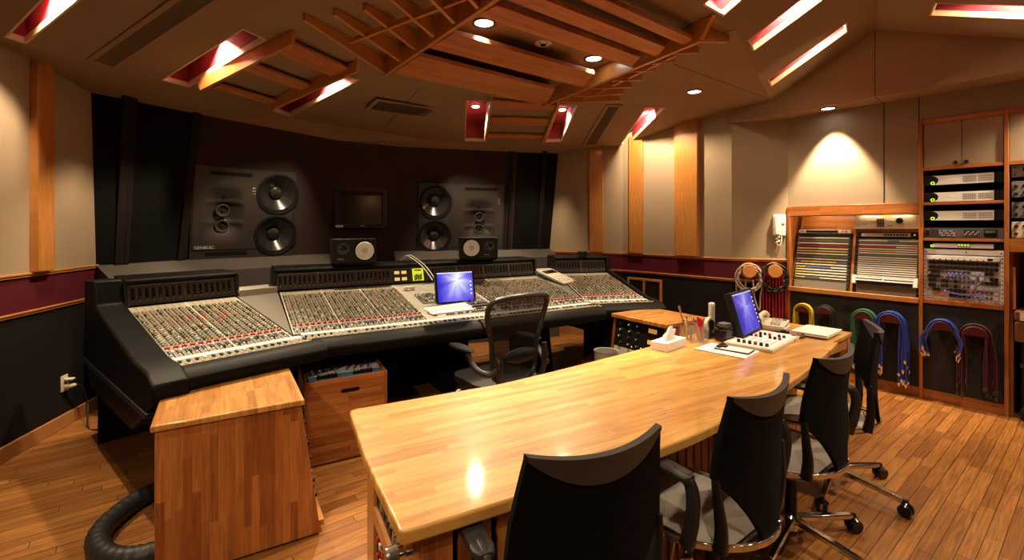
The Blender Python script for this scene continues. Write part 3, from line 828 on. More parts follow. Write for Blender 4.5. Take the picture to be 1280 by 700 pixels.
def bank(sec, u0, u1, n, near=False):
    Rm = slab_rot(sec); p_ = (u1 - u0) / n
    zz = Rm @ Vector((0, 0, 1))
    pa = MB()
    v0, v1 = .004, .955
    pa.prism([sec.p(u0, v0, zs(v0) - .008), sec.p(u1, v0, zs(v0) - .008), sec.p(u1, v1, zs(v1) - .008), sec.p(u0, v1, zs(v1) - .008)], zz * .0085)
    pan = pa.build('channel_bank', PANEL, con, world=True)
    ln = MB()
    for i in range(n + 1):
        ln.bar(sec.p(u0 + p_ * i, .01, zs(.01) + .0008), sec.p(u0 + p_ * i, .95, zs(.95) + .0008), .0022 if i % 8 else .005, .001, mi=0 if i % 8 else 1)
    for v in (.115, .43, .60):
        ln.bar(sec.p(u0, v, zs(v) + .0009), sec.p(u1, v, zs(v) + .0009), .003, .001)
    sl = ln
    for i in range(n):
        uc = u0 + p_ * (i + .5)
        sl.bar(sec.p(uc + .006, .845, zs(.845) + .0012), sec.p(uc + .006, .945, zs(.945) + .0012), .006, .0015, mi=2)
        sl.box(sec.p(uc, .105, zs(.105) + .001), (.006, .006, .004), m=Rm, mi=2)
    ln.build('channel_lines_and_slots', (DKGREY, SILVER, BLACKM), con, world=True)  # dividing lines and fader slots share this mesh
    for i in range(n):
        uc = u0 + p_ * (i + .5)
        mb = MB().box(sec.p(uc, .815, zs(.815) + .006), (.024, .016, .014), m=Rm); mb.build('mute_button', RED, con, world=True, bevel=.002)
        vf = .87 + rr.random() * .06
        mb = MB().box(sec.p(uc + .006, vf, zs(vf) + .008), (.012, .022, .015), m=Rm); mb.build('fader_cap', rr.choice((KDRK, WHITE, KDRK, WHITE)), con, world=True)
        for vb, mi, du in ((.848, 4, -.010), (.872, 5, -.010), (.90, 3, -.010), (.925, 4, -.010)):
            stuff.box(sec.p(uc + du, vb, zs(vb) + .005), (.009, .012, .010), m=Rm, mi=mi)
        for r in range(20):
            v = .145 + r * .0325; f = r / 20
            if near and r >= 12 and NK < 100: put_knob(sec, uc - .007, v, knob_mi(f), True)
            elif r in (3, 11): stuff.box(sec.p(uc - .007, v, zs(v) + .004), (.012, .012, .008), m=Rm, mi=3)
            else: put_knob(sec, uc - .007, v, knob_mi(f), False)
            stuff.box(sec.p(uc + .011, v + .004, zs(v) + .004), (.008, .010, .008), m=Rm, mi=rr.choice((0, 3, 2, 4 if f > .5 else 0)))
    return pan
bank(LW_, .005, .67, 16, True); bank(C_, .08, 1.03, 24); bank(C_, 1.71, 2.64, 24); bank(RW_, .09, .70, 16)
# centre section: grey plate with keys, dark recess
q = lambda u, v, dz=0: C_.p(u, v, zs(v) + dz)
RmC = slab_rot(C_); zzC = RmC @ Vector((0, 0, 1))
MB().prism([q(1.03, .004, -.008), q(1.71, .004, -.008), q(1.71, .955, -.008), q(1.03, .955, -.008)], zzC * .0086).build('centre_plate', PANELG, con, world=True)
MB().prism([q(1.12, .36, -.004), q(1.30, .36, -.004), q(1.30, .60, -.004), q(1.12, .60, -.004)], zzC * .012).build('jog_panel', MIDGREY, con, world=True, bevel=.003)
MB().prism([q(1.20, .70, -.002), q(1.66, .70, -.002), q(1.66, .80, -.002), q(1.20, .80, -.002)], zzC * .02).build('transport_panel', BLACK, con, world=True, bevel=.004)
MB().prism([q(1.50, .12, -.004), q(1.66, .12, -.004), q(1.66, .46, -.004), q(1.50, .46, -.004)], zzC * .008).build('dark_well', BLACKM, con, world=True)
for i in range(7):
    for j in range(9):
        stuff.box(q(1.135 + i * .025, .375 + j * .025, .012), (.013, .013, .012), m=RmC, mi=rr.choice((0, 3, 4, 2)))
for i in range(18):
    stuff.box(q(1.215 + i * .025, .83, .006), (.016, .02, .012), m=RmC, mi=rr.choice((0, 4, 3, 1)))
    stuff.box(q(1.215 + i * .025, .75, .024), (.016, .012, .008), m=RmC, mi=rr.choice((3, 0, 1, 4)))
    stuff.box(q(1.215 + i * .025, .89, .006), (.014, .03, .010), m=RmC, mi=rr.choice((3, 3, 4)))
for i in range(8):
    for j in range(5): stuff.box(q(1.48 + i * .026, .50 + j * .035, .006), (.015, .018, .011), m=RmC, mi=rr.choice((0, 4, 3, 0)))
so = stuff.build('knobs_and_buttons', KM, con, world=True); so['kind'] = 'stuff'
# front strip: bright scribble strip and a row of small keys before the arm rest
keys = MB()
for sec, a, b, n in ((LW_, -.005, .71, 18), (C_, .12, 2.62, 64), (RW_, .05, .71, 16)):
    MB().prism([sec.p(a, .957, .768), sec.p(b, .957, .768), sec.p(b, 1.02, .768), sec.p(a, 1.02, .768)], Vector((0, 0, .013))).build('scribble_strip', PAPER, con, world=True)
    MB().prism([sec.p(a, 1.022, .766), sec.p(b, 1.022, .766), sec.p(b, 1.155, .766), sec.p(a, 1.155, .766)], Vector((0, 0, .012))).build('front_plate', PANEL, con, world=True)
    for i in range(n):
        u = a + (b - a) * (i + .5) / n
        keys.box(sec.p(u, 1.075, .783), (.012, .03, .012), sec.rot, mi=rr.choice((0, 0, 1)))
        keys.box(sec.p(u + .012, 1.12, .781), (.008, .008, .008), sec.rot, mi=1)
        keys.bar(sec.p(u - (b - a) / n / 2, 1.024, .7785), sec.p(u - (b - a) / n / 2, 1.153, .7785), .002, .001, mi=0)
ko = keys.build('front_keys', (KDRK, WHITE), con, world=True); ko['kind'] = 'stuff'
# meter bridges
def lean_pt(sec, u, z, d=0): return sec.p(u, -.008 - (z - .955) * .27 + d, z)
def bridge(sec, u0, u1, bays):
    hood = MB(); extr(sec, [(-.31, 1.10), (-.31, 1.15), (.0, 1.142), (.012, 1.125), (.0, 1.108), (-.06, 1.098)], u0 - .02, u1 + .02, hood)
    hood.build('bridge_hood', LEATHER, con, world=True, bevel=.006)
    for u in (u0 - .026, u1 + .002):
        extr(sec, [(-.30, .96), (-.30, 1.13), (.0, 1.13), (.022, .955)], u, u + .024).build('bridge_end', BLACK, con, world=True, bevel=.004)
    for a, b, kind in bays:
        up = (lean_pt(sec, 0, 1.09) - lean_pt(sec, 0, .965)).normalized()
        mb = MB(); m = .004
        zc = 1.028; mb.bar(lean_pt(sec, a + m, zc, .006), lean_pt(sec, b - m, zc, .006), .012, .135, up=up)
        bay = mb.build('meter_bay', BAYM, con, world=True)
        fr = MB()
        fr.bar(lean_pt(sec, a, 1.094, .013), lean_pt(sec, b, 1.094, .013), .004, .005, up=up)
        for u in (a, b): fr.bar(lean_pt(sec, u, .962, .013), lean_pt(sec, u, 1.095, .013), .005, .004, up=sec.n)
        fr.build('bay_trim', mat_trimbronze, con, world=True)
        if kind == 'meters':
            sl = MB()
            for i in range(8):
                u = a + (b - a) * (i + .6) / 8.4
                sl.bar(lean_pt(sec, u, 1.0, .013), lean_pt(sec, u, 1.075, .013), .018, .003, up=sec.n)
                for k in range(7):
                    z = 1.004 + k * .011
                    if rr.random() < .72:
                        sl.bar(lean_pt(sec, u - .002, z, .0148), lean_pt(sec, u + .003, z, .0148), .002, .004, up=up, mi=3 if k < 2 else (2 if k < 4 else 1))
                sl.bar(lean_pt(sec, u - .006, .990, .014), lean_pt(sec, u + .006, .990, .014), .004, .004, up=up, mi=4)
            sl.build('meter_slots_and_leds', (BLACKM, DIMRED, DIMGRN, DIMAMB, KTAN), con, world=True)  # dark meter slots together with their small lights
        elif kind == 'vu':
            for i, (du, z) in enumerate(((.055, 1.058), (.125, 1.058), (.055, .998), (.125, .998))):
                g = MB().bar(lean_pt(sec, a + du - .028, z, .014), lean_pt(sec, a + du + .028, z, .014), .006, .036, up=up); vu = g.build('vu_meter', MIDGREY, con, world=True)
                g = MB().bar(lean_pt(sec, a + du - .024, z, .0176), lean_pt(sec, a + du + .024, z, .0176), .002, .029, up=up); g.build('meter_face', VUGLOW, con, world=True)
            g = MB().bar(lean_pt(sec, a + .21, 1.03, .014), lean_pt(sec, a + .32, 1.03, .014), .008, .118, up=up); g.build('yellow_display', LEDY, con, world=True)
            g = MB()
            for i in range(6): g.bar(lean_pt(sec, a + .225 + i * .013, 1.0 + (i % 3) * .006, .019), lean_pt(sec, a + .235 + i * .013, 1.0 + (i % 3) * .006, .019), .003, .05 + .01 * (i % 2), up=up)
            g.bar(lean_pt(sec, a + .23, 1.072, .019), lean_pt(sec, a + .30, 1.072, .019), .003, .012, up=up)
            g.build('display_figures', BLACKM, con, world=True)
mat_trimbronze = mat('bronze_trim', (.36, .29, .20), .35, metal=.5)
DIMRED = emis('dim_red_led', (.16, .01, .008), .18); DIMGRN = emis('dim_green_led', (.05, .06, .01), .10); DIMAMB = emis('dim_amber_led', (.4, .13, .02), .5)
BAYM = mat('meter_bay_grey', (.05, .043, .035), .5)
bridge(LW_, .015, .675, [(.02, .345, 'meters'), (.345, .67, 'meters')])
bridge(C_, .055, 2.645, [(.06, .38, 'meters'), (.38, .706, 'meters'), (.706, 1.03, 'meters'), (1.03, 1.39, 'vu'), (1.39, 1.71, 'meters'), (1.71, 2.02, 'meters'), (2.02, 2.33, 'meters'), (2.33, 2.64, 'meters')])
bridge(RW_, .085, .70, [(.09, .394, 'meters'), (.394, .695, 'meters')])

# ---------------------------------------------------------------- things standing on the console
def nearfield(px, py_bottom, Y, deg, label, flip, nm):
    b = R(px, py_bottom, Y); b.z = 1.151
    t = thing('bookshelf_speaker', label, 'speaker', b, RAD(deg), group='black speakers with white cones on the console')
    w, d, h = .382, .20, .215
    MB().bx(-w / 2, w / 2, -d / 2, d / 2, .02, h + .02).build('cabinet', BLACK, t, bevel=.004)
    MB().bx(-w / 2 + .01, w / 2 - .01, -d / 2 + .0, d / 2 - .01, 0, .02).build('foot_pad', BLACKM, t)
    s = -1 if flip else 1; yf = -d / 2; zc = .02 + h / 2
    Mx = lambda x, z, y=yf: Matrix.Translation(Vector((x, y, z))) @ Matrix.Rotation(RAD(90), 4, 'X')
    wf = MB().lathe([(.096, 0), (.096, .004), (.086, .004), (.084, .001)], 32, Mx(s * .085, zc)); w_ = wf.build('woofer_ring', BLACKM, t)
    MB().lathe([(.084, .003), (.076, .010), (.030, .004), (.022, .004)], 32, Mx(s * .085, zc)).build('white_cone', PAPER, w_)
    MB().lathe([(.027, .004), (.018, .011), (0, .014)], 20, Mx(s * .085, zc)).build('dust_cap', CREAM, w_)
    tw = MB().lathe([(.052, 0), (.052, .003), (.038, .005), (.033, .003)], 28, Mx(-s * .10, zc + .02)).build('tweeter_plate', DKGREY, t)
    MB().lathe([(.034, .003), (.018, .008), (0, .010)], 20, Mx(-s * .10, zc + .02)).build('tweeter_dome', BLACKG, tw)
    Mt = Matrix.Translation(Vector((-.155 if not flip else .045, yf - .0008, .052))) @ Matrix.Rotation(RAD(90), 4, 'X')
    text_obj('lettering', 'YAMAHA', .014, Mt, WHITE, t, .0004)
    Mt = Matrix.Translation(Vector((-.155 if not flip else .045, yf - .0008, .038))) @ Matrix.Rotation(RAD(90), 4, 'X')
    text_obj('lettering', 'NS-10M STUDIO', .010, Mt, MIDGREY, t, .0004)
    return t
nearfield(441.5, 331, 4.36, 28, 'white-coned black bookshelf speaker on the console, below the wall screen', False, 0)
nearfield(597.5, 325, 4.95, 14, 'white-coned black bookshelf speaker on the console, behind the lit monitor', True, 1)

# computer monitor standing on the centre section
bl = R(546.3, 381, 4.02); xd = Vector((.866, .5, 0)); tl = RAD(11)
yb = Vector((-.5, .866, 0)); upv = (Vector((0, 0, 1)) * math.cos(tl) + yb * math.sin(tl)).normalized(); bk = xd.cross(upv) * -1
Mm = frame(bl, xd, upv.cross(xd), upv)
mon = thing('computer_monitor', 'small black monitor with violet glowing desktop on the mixing console', 'monitor', m=Mm)
mw, mh = .368, .285
yo = 1 if (upv.cross(xd)).dot(yb) > 0 else -1
fr = MB(); t_ = .016
fr.bx(0, mw, 0, yo * .035, 0, t_).bx(0, mw, 0, yo * .035, mh - t_, mh).bx(0, t_, 0, yo * .035, t_, mh - t_).bx(mw - t_, mw, 0, yo * .035, t_, mh - t_).bx(.004, mw - .004, yo * .012, yo * .04, .004, mh - .004)
fr.build('bezel', BLACK, mon, bevel=.002)
MB().bx(t_, mw - t_, yo * .006, yo * .014, t_, mh - t_).build('screen', screen_mat('violet_desktop', .20, .20, .26, .95), mon)
ic = MB()
for i in range(4): ic.bx(mw - .045, mw - .03, yo * .004, yo * .0058, .07 + .035 * i, .083 + .035 * i)
ic.build('desktop_icons', emis('icon_white', (.8, .85, 1), .9), mon)
MB().bx(t_, mw - t_, yo * .004, yo * .0058, mh - t_ - .008, mh - t_).build('menu_bar', emis('menu_bar_glow', (.8, .8, .95), .8), mon)
MB().bx(mw / 2 - .012, mw / 2 + .012, -yo * .001, yo * .004, .005, .008).build('maker_plate', MIDGREY, mon)
st = MB().prism([(mw / 2 - .05, yo * .04, .03), (mw / 2 + .05, yo * .04, .03), (mw / 2 + .05, yo * .04, .16), (mw / 2 - .05, yo * .04, .16)], (0, yo * .07, -.03)); st.build('stand', BLACK, mon)
# white keyboard lying in front of it
k0, k1, k2, k3 = P(528.5, 387, .875), P(581.5, 379.5, .875), P(592.4, 388, .862), P(540, 394.5, .862)
kc = (k0 + k1 + k2 + k3) / 4
xk = (k1 - k0 + k2 - k3).normalized(); yk = (k0 - k3 + k1 - k2); yk = (yk - xk * yk.dot(xk)).normalized(); Mk = frame(kc, xk, yk, xk.cross(yk))
kb = thing('keyboard', 'white keyboard lying in front of the violet monitor', 'keyboard', m=Mk)
MB().prism([Mk.inverted() @ v for v in (k0, k1, k2, k3)], (0, 0, .012)).build('case', PAPER, kb, bevel=.003)
ky = MB()
for i in range(15):
    for j in range(5): ky.box((-.18 + i * .0255, -.036 + j * .019, .0135), (.021, .015, .004))
ky.build('keys', WHITE, kb)
ft = MB().bx(-.16, -.13, -.05, .05, -.022, 0).bx(.13, .16, -.05, .05, -.022, 0); ft.build('feet', MIDGREY, kb)
# small white box and the cables behind the monitor
sp_ = q(1.13, .20); t = thing('cable_adapter', 'small white box with cable left of the violet monitor', 'adapter box', sp_ + Vector((0, 0, .002)), RAD(30))
MB().bx(-.05, .05, -.022, .022, 0, .03).build('box', WHITE, t, bevel=.003)
MB().tube(smooth_path([(.0, -.02, .012), (-.02, -.06, .006), (.02, -.11, 0), (.07, -.13, -.008), (.10, -.11, -.01)], 5), .003, 6).build('lead', WHITE, t)
a, b, c, d = q(1.19, -.22), q(1.22, -.02), q(1.30, .08), q(1.34, .25)
a.z, b.z, c.z, d.z = 1.155, 1.20, 1.12, 1.0
lead = lambda o: smooth_path([a + o, (a + b) / 2 + o + Vector((0, 0, .03)), b + o, c + o, d + o], 6)
for k, o in enumerate((Vector(), Vector((.025, .015, .006)))):
    tag(MB().tube(lead(o), .005, 8).build('monitor_cable', SILVER), 'pale grey cable arching over the meter bridge to the violet monitor', 'cable', 'two cables behind the monitor')
# beige remote with dark display on the right wedge
c0, c1, c2, c3 = P(685.5, 341, .98), P(701, 338.5, .98), P(709.5, 351.5, .90), P(692, 354.5, .90)
xr = (c1 - c0 + c2 - c3).normalized(); yr = (c0 + c1 - c2 - c3); yr = (yr - xr * yr.dot(xr)).normalized(); zr = xr.cross(yr); cr_ = (c0 + c1 + c2 + c3) / 4
Mr = frame(cr_, xr, yr, zr); rw, rl = (c1 - c0).length * .5, (c0 - c3).length * .5
rm = thing('remote_controller', 'beige handheld controller with dark display lying on the console', 'remote', m=Mr)
MB().bx(-rw, rw, -rl, rl, -.05, -.012).build('base', mat('teal_base', (.03, .07, .065), .4), rm, bevel=.006)
MB().bx(-rw, rw, -rl, rl, -.011, .012).build('case', CREAM, rm, bevel=.005)
MB().bx(-rw * .8, rw * .8, rl * .45, rl * .88, .012, .016).build('display', BLACKG, rm)
bt = MB()
for i in range(4):
    for j in range(3): bt.box((-rw * .6 + i * rw * .4, -rl * .55 + j * rl * .27, .014), (rw * .28, rl * .16, .006))
bt.build('buttons', WHITE, rm)
cb_ = R(728, 322, 5.58); cb_.z = 1.151
t = thing('camera_box', 'tiny black box on top of the far right meter bridge', 'small box', cb_, RAD(10))  # small camera-like black box
MB().bx(-.05, .05, -.03, .03, 0, .055).build('case', BLACK, t, bevel=.004); MB().lathe([(.018, 0), (.015, .004), (0, .002)], 16, Matrix.Translation(Vector((0, -.03, .03))) @ Matrix.Rotation(RAD(90), 4, 'X')).build('lens', BLACKG, t)

# ================================================================ big wall monitors and wall screen
def soffit_monitor(i, px, label, flip, group):
    ctr, d, up, w, h = mon_rect(i)
    M = frame(ctr, d, up.cross(d), up)                    # local -y faces the room
    t = thing('studio_monitor', label, 'loudspeaker', m=M, group=group)
    s = -1 if flip else 1
    rwf = h * .235; pw, ph = w * .60, h * .78; px_ = -s * w * .185; pz = 0
    rect = lambda x0, x1, z0, z1: [(x0, -.012, z0), (x1, -.012, z0), (x1, -.012, z1), (x0, -.012, z1)]
    circ = lambda x, z, r: [(x + r * math.cos(k * math.pi / 20), -.012, z + r * math.sin(k * math.pi / 20)) for k in range(40)]
    bf = MB().flat(rect(-w / 2, w / 2, -h / 2, h / 2), [circ(s * w * .315, h * .247, rwf * .93), circ(s * w * .315, -h * .235, rwf * .93), rect(px_ - pw / 2 + .004, px_ + pw / 2 - .004, -ph / 2 + .004, ph / 2 - .004)])
    for k in range(4):
        q4 = rect(-w / 2, w / 2, -h / 2, h / 2); a_, b_ = Vector(q4[k]), Vector(q4[(k + 1) % 4]); bf.poly([a_, b_, b_ + Vector((0, .03, 0)), a_ + Vector((0, .03, 0))])
    bf.build('baffle', MONBLK, t)
    ww, hh = w / 2 - .03, h / 2 - .03
    MB().bx(-ww, ww, .16, .17, -hh, hh).bx(-ww, -ww + .01, .03, .16, -hh, hh).bx(ww - .01, ww, .03, .16, -hh, hh).bx(-ww, ww, .03, .16, -hh, -hh + .01).bx(-ww, ww, .03, .16, hh - .01, hh).build('enclosure', BLACKM, t)
    RX = lambda x, z, y=-.012: Matrix.Translation(Vector((x, y, z))) @ Matrix.Rotation(RAD(90), 4, 'X')
    for z in (h * .247, -h * .235):
        x = s * w * .315
        wf = MB().lathe([(rwf, 0), (rwf, .012), (rwf * .95, .014), (rwf * .92, .004)], 48, RX(x, z)).build('woofer', BLACK, t)
        MB().lathe([(rwf * .945, .006), (rwf * .88, .012), (rwf * .80, .002)], 48, RX(x, z)).build('surround', BLACKM, wf)
        MB().lathe([(rwf * .80, .002), (rwf * .28, -.085), (rwf * .26, -.085)], 48, RX(x, z)).build('cone', CONE, wf)
        MB().lathe([(rwf * .32, -.080), (rwf * .27, -.055), (rwf * .14, -.040), (0, -.035)], 32, RX(x, z)).build('dust_cap', CONE, wf)
    # waveguide plate with its three moulded hollows
    def wg(u, v):
        x, z = (u - .5) * pw, (v - .5) * ph
        ex, ez = abs(x + s * pw * .03) / (pw * .36), abs(z + ph * .01) / (ph * .44)
        r = (ex ** 4 + ez ** 4) ** .25
        dep = max(0, 1 - r) ; dep = dep * dep * (3 - 2 * dep) * .16
        rid = .014 * (math.exp(-((z - ph * .16) / .022) ** 2) + math.exp(-((z + ph * .13) / .022) ** 2)) * (1 if r < .9 else 0)
        return Vector((px_ + x, -.018 + dep * .62 - rid * min(1, dep * 30), pz + z))
    wgp = MB().grid(wg, 40, 40).build('waveguide_plate', WGM, t, smooth=60)
    wx = px_ - s * pw * .03
    MB().lathe([(.026, 0), (.012, .014), (0, .018)], 20, RX(wx, ph * .25, .028)).build('tweeter', BLACKG, wgp)
    for z in (.03, -.19):
        m_ = MB().lathe([(h * .068, 0), (h * .066, .012), (h * .056, .012), (h * .05, .002)], 28, RX(wx - s * .01, z * ph + .01, .022)).build('midrange_ring', DKGREY, wgp)
        MB().lathe([(h * .05, .002), (h * .018, -.018), (h * .016, -.004), (0, .002)], 28, RX(wx - s * .01, z * ph + .01, .022)).build('midrange_cone', BLACKG, wgp) if False else MB().lathe([(h * .05, .003), (h * .02, -.006), (h * .016, .004), (0, .009)], 28, RX(wx - s * .01, z * ph + .01, .022)).build('midrange_cone', CONE, wgp)
    sl = MB().bx(px_ - pw * .27, px_ + pw * .38, -.0135, -.0115, h * .415, h * .455); sl.build('upper_slot', BLACKM, t)
    sl = MB().bx(px_ - pw * .30, px_ + pw * .36, -.0135, -.0115, -h * .46, -h * .415); sl.build('lower_slot', BLACKM, t)
    ld = MB()
    for k in range(3):
        for j in range(2): ld.box((px_ + (.40 * pw) + j * .018, -.0225, ph * .38 - k * .03), (.007, .003, .010))
    ld.build('indicator_lights', CREAM, t)
    if not flip:
        Mt = Matrix.Translation(Vector((px_ - pw * .47, -.0225, -ph * .485))) @ Matrix.Rotation(RAD(90), 4, 'X')
        text_obj('maker_lettering', 'GENELEC', .042, Mt, CREAM, t, .0006)
    for k in range(6):
        for z in (-h * .488, h * .488): MB().box((-w * .48 + k * w * .192, -.013, z), (.01, .003, .01)).build('screw', BLACKM, t)
MONBLK = mat('monitor_black', (.03, .024, .021), .4, bump=(300, .1)); WGM = mat('waveguide_black', (.034, .028, .025), .3); CONE = mat('woofer_cone', (.016, .015, .014), .22, coat=.3)
soffit_monitor(1, None, 'large black wall loudspeaker on the left, woofers stacked at its right end', False, 'flush-mounted wall loudspeakers')
soffit_monitor(3, None, 'large black wall loudspeaker on the right, woofers stacked at its left end', True, 'flush-mounted wall loudspeakers')
# wall screen in the centre panel
a = fpts[2]; d = (fpts[3] - a).normalized(); n0 = seg_n(a, fpts[3]); x, y, tt = on_line(417.5, a + n0 * .12, d); x2, y2, t2 = on_line(483, a + n0 * .12, d)
Mt = frame(Vector((x, y, zat(285, (y + y2) / 2))), d, -n0, Vector((0, 0, 1)))
tv = thing('wall_television', 'dark wall screen with wide bezel in the centre of the front wall', 'television', m=Mt)
w = t2 - tt; h = zat(234.5, (y + y2) / 2) - zat(285, (y + y2) / 2); b_ = .045
f = MB().bx(0, w, -.02, .13, 0, b_ * 1.1).bx(0, w, -.02, .13, h - b_, h).bx(0, b_ * 1.3, -.02, .13, b_, h - b_).bx(w - b_ * 1.3, w, -.02, .13, b_, h - b_)
f.build('bezel', BLACK, tv, bevel=.004)
MB().bx(b_ * 1.3, w - b_ * 1.3, -.004, .0, b_, h - b_).build('screen', mat('dark_screen_glass', (.022, .016, .012), .12, spec=.6), tv)
MB().bx(.012, .10, -.0215, -.0195, .008, .034).build('sticker', CREAM, tv)
MB().bx(w / 2 - .03, w / 2 + .04, -.0215, -.0195, .018, .032).build('maker_plate', MIDGREY, tv)
# ================================================================ tall slanted cabinet at the front left
cab = thing('equipment_cabinet', 'tall slanted wooden equipment cabinet standing at the front left, black cable beside it', 'cabinet', (-.931, 2.297, 0), RAD(31.6))
D1 = .60
slx = lambda z: -.087 * z / .645
for nm, y0, y1 in (('side_panel', 0, .022), ('side_panel', D1 - .022, D1)):
    MB().prism([(-.648, y0, .012), (0, y0, .012), (slx(.645), y0, .645), (-.648, y0, .645)], (0, y1 - y0, 0)).build(nm, W_ZX, cab, bevel=.003)
MB().bx(-.648, -.628, .022, D1 - .022, .012, .645).build('back_panel', W_ZY, cab)
MB().bx(-.628, -.02, .022, D1 - .022, .012, .035).build('bottom_panel', W_XY, cab)
MB().bx(-.662, -.074, -.014, D1 + .012, .648, .676).build('top', W_BOXTOP, cab, bevel=.006)
MB().bx(-.628, -.05, .02, D1 - .02, 0, .012).build('plinth', BLACKM, cab)  # black strip standing in for the shadow under the cabinet
MB().prism([(slx(.05) - .02, .022, .03), (.02, .022, .03), (.02, .022, .06), (slx(.06) - .02, .022, .06)], (0, D1 - .044, 0)).build('lip', W_TRIM, cab, bevel=.003)
Lc = LOCALS[cab.name]
for k, (z0, z1, nm) in enumerate(((.10, .27, 'lowest'), (.29, .46, 'middle'), (.48, .63, 'topmost'))):
    t = thing('rack_unit', 'black rack unit in the tall slanted cabinet, ' + nm + ' of three, only its knobs showing', 'rack unit', m=Lc @ Matrix.Translation(Vector((slx(z0) - .012, .06, z0))), group='rack units in the tall slanted cabinet')
    h = z1 - z0; sx = -.087 / .645
    MB().prism([(0, 0, 0), (sx * h, 0, h), (sx * h - .30, 0, h), (-.30, 0, 0)], (0, D1 - .12, 0)).build('chassis', BLACK, t)
    for i in range(6):
        for zz in (.3, .75):
            p = Vector((sx * h * zz, .03 + i * .085, h * zz)); m_ = MB().cyl(p, p + Vector((.03, 0, .004)), .012, .010, 12); m_.build('knob', BLACKG, t)

# ================================================================ low wooden rack case with the blue preamp
box = thing('rack_case', 'low open wooden rack case with hand slot between the tall cabinet and the desk', 'rack case', (-1.278, 2.904, 0), RAD(30))
bw, bd, bh = .512, .34, .535
fp = MB()
sx0, sx1, sz0, sz1 = .215, .335, bh - .105, bh - .075
ring = []
for a in range(0, 181, 30): ring.append((sx1 - .015 + .015 * math.sin(RAD(a)), sz0 + .015 + .015 * -math.cos(RAD(a))))
for a in range(180, 361, 30): ring.append((sx0 + .015 + .015 * math.sin(RAD(a)), sz0 + .015 + .015 * -math.cos(RAD(a))))
outer = [(0.02, .012), (bw - .02, .012), (bw - .02, bh - .004), (0.02, bh - .004)]
for y in (0, .018): fp.flat([(x, y, z) for x, z in outer], [[(x, y, z) for x, z in ring]])
for rg in (outer, ring):
    for i in range(len(rg)):
        a, b = rg[i], rg[(i + 1) % len(rg)]; fp.poly([(a[0], 0, a[1]), (b[0], 0, b[1]), (b[0], .018, b[1]), (a[0], .018, a[1])])
fp.build('front_panel', W_XZ, box, smooth=30)
for x in (0, bw - .02):
    MB().prism([(x, 0, .012), (x, bd, .012), (x, bd, bh + .03), (x, 0, bh)], (.02, 0, 0)).build('side_panel', W_ZY, box, bevel=.002)
MB().bx(.02, bw - .02, bd - .018, bd, .012, bh).build('back_panel', W_XZ, box); MB().bx(.02, bw - .02, .018, bd - .018, .012, .03).build('bottom_panel', W_XY, box)
MB().bx(.02, bw - .02, .02, bd - .02, 0, .012).build('plinth', BLACKM, box)
Lb = LOCALS[box.name]
def case_unit(name, label, y0, y1, z0, z1, face, kn):
    t = thing(name, label, 'rack unit', m=Lb @ Matrix.Translation(Vector((.021, y0, z0))))
    w = bw - .042; dy = y1 - y0; dz = z1 - z0
    MB().prism([(0, 0, 0), (0, dy, dz), (0, dy, dz - .25), (0, 0, -.25)], (w, 0, 0)).build('chassis', BLACK, t)
    MB().prism([(0, .003, .001), (0, dy - .003, dz + .001), (0, dy - .003, dz + .005), (0, .003, .005)], (w, 0, 0)).build('front_plate', face, t)
    nrm = Vector((0, -dz, dy)).normalized()
    for (x, f, r, h, m_, cap) in kn:
        p = Vector((x * w, dy * f, dz * f + .005)); k = MB().tube([p, p + nrm * h * .35, p + nrm * h], [r, r * .85, r * .8], 14).build('knob', m_, t)
        if cap: MB().cyl(p + nrm * h, p + nrm * (h + .002), r * .7, n=12).build('cap', cap, k)
    sc = MB()
    for x in (.02, .98):
        for f in (.25, .75):
            p = Vector((x * w, dy * f, dz * f + .005)); sc.cyl(p, p + nrm * .003, .005, n=8)
    sc.build('screws', CHROME, t)
case_unit('preamp_unit', 'blue-faced preamp with two groups of short black knobs in the wooden case', .024, .125, .505, .522, SKYBLUE,
  [(.15 + .045 * i, .62, .011, .024, BLACK, (None, YELLOW, YELLOW, RED, None, None)[i]) for i in range(6)] + [(.63 + .045 * i, .62, .011, .024, BLACK, (YELLOW, YELLOW, None, RED, RED, None)[i]) for i in range(6)])
case_unit('compressor_unit', 'silver-knobbed black rack unit behind the blue preamp in the wooden case', .128, .20, .523, .540, SILVER,
  [(.09 + .10 * i, .45, .013, .034, CHROME, None) for i in range(4)] + [(.55 + .10 * i, .45, .013, .034, CHROME, None) for i in range(4)])

# ================================================================ curved desk
def curve_pts(pts, n=6): return [Vector((p.x, p.y, 0)) for p in smooth_path([(x, y, 0) for x, y in pts], n)]
near = curve_pts([(-.262, 1.213), (0, 1.353), (.524, 1.661), (.8775, 1.9175), (1.50, 2.46), (2.195, 3.174)])
back = curve_pts([(1.66, 3.75), (1.3, 3.42), (.916, 3.089), (.584, 2.823), (0, 2.384), (-.265, 2.234), (-.672, 2.02)])
corner = [Vector((-.688, 2.0, 0)), Vector((-.678, 1.975, 0)), Vector((-.50, 1.60, 0)), Vector((-.292, 1.216, 0)), Vector((-.28, 1.206, 0))]
outl = near + [Vector((2.01, 3.29, 0)), Vector((1.90, 3.66, 0))] + back + corner
desk = thing('production_desk', 'long curved glossy wooden desk filling the foreground, rack gear in its left end', 'desk', (.6, 2.3, 0))
MB().prism([Z0(p, .68) for p in outl], (0, 0, .04)).build('tabletop', W_TOP, desk, world=True, bevel=.012, seg=3)
EP = Vector((-.27, 1.195, 0)); eD = Vector((-.4545, .891, 0)); iD = Vector((.891, .4545, 0))
Md = frame(EP + iD * .055 + eD * .05, eD, -iD, Vector((0, 0, 1)))          # x away along the end, -y into the desk
Mdl = LOCALS[desk.name].inverted()
def dpart(mb, name, m, **k):
    mb.bm.transform(Md); return mb.build(name, m, desk, world=True, **k)
CL = .80
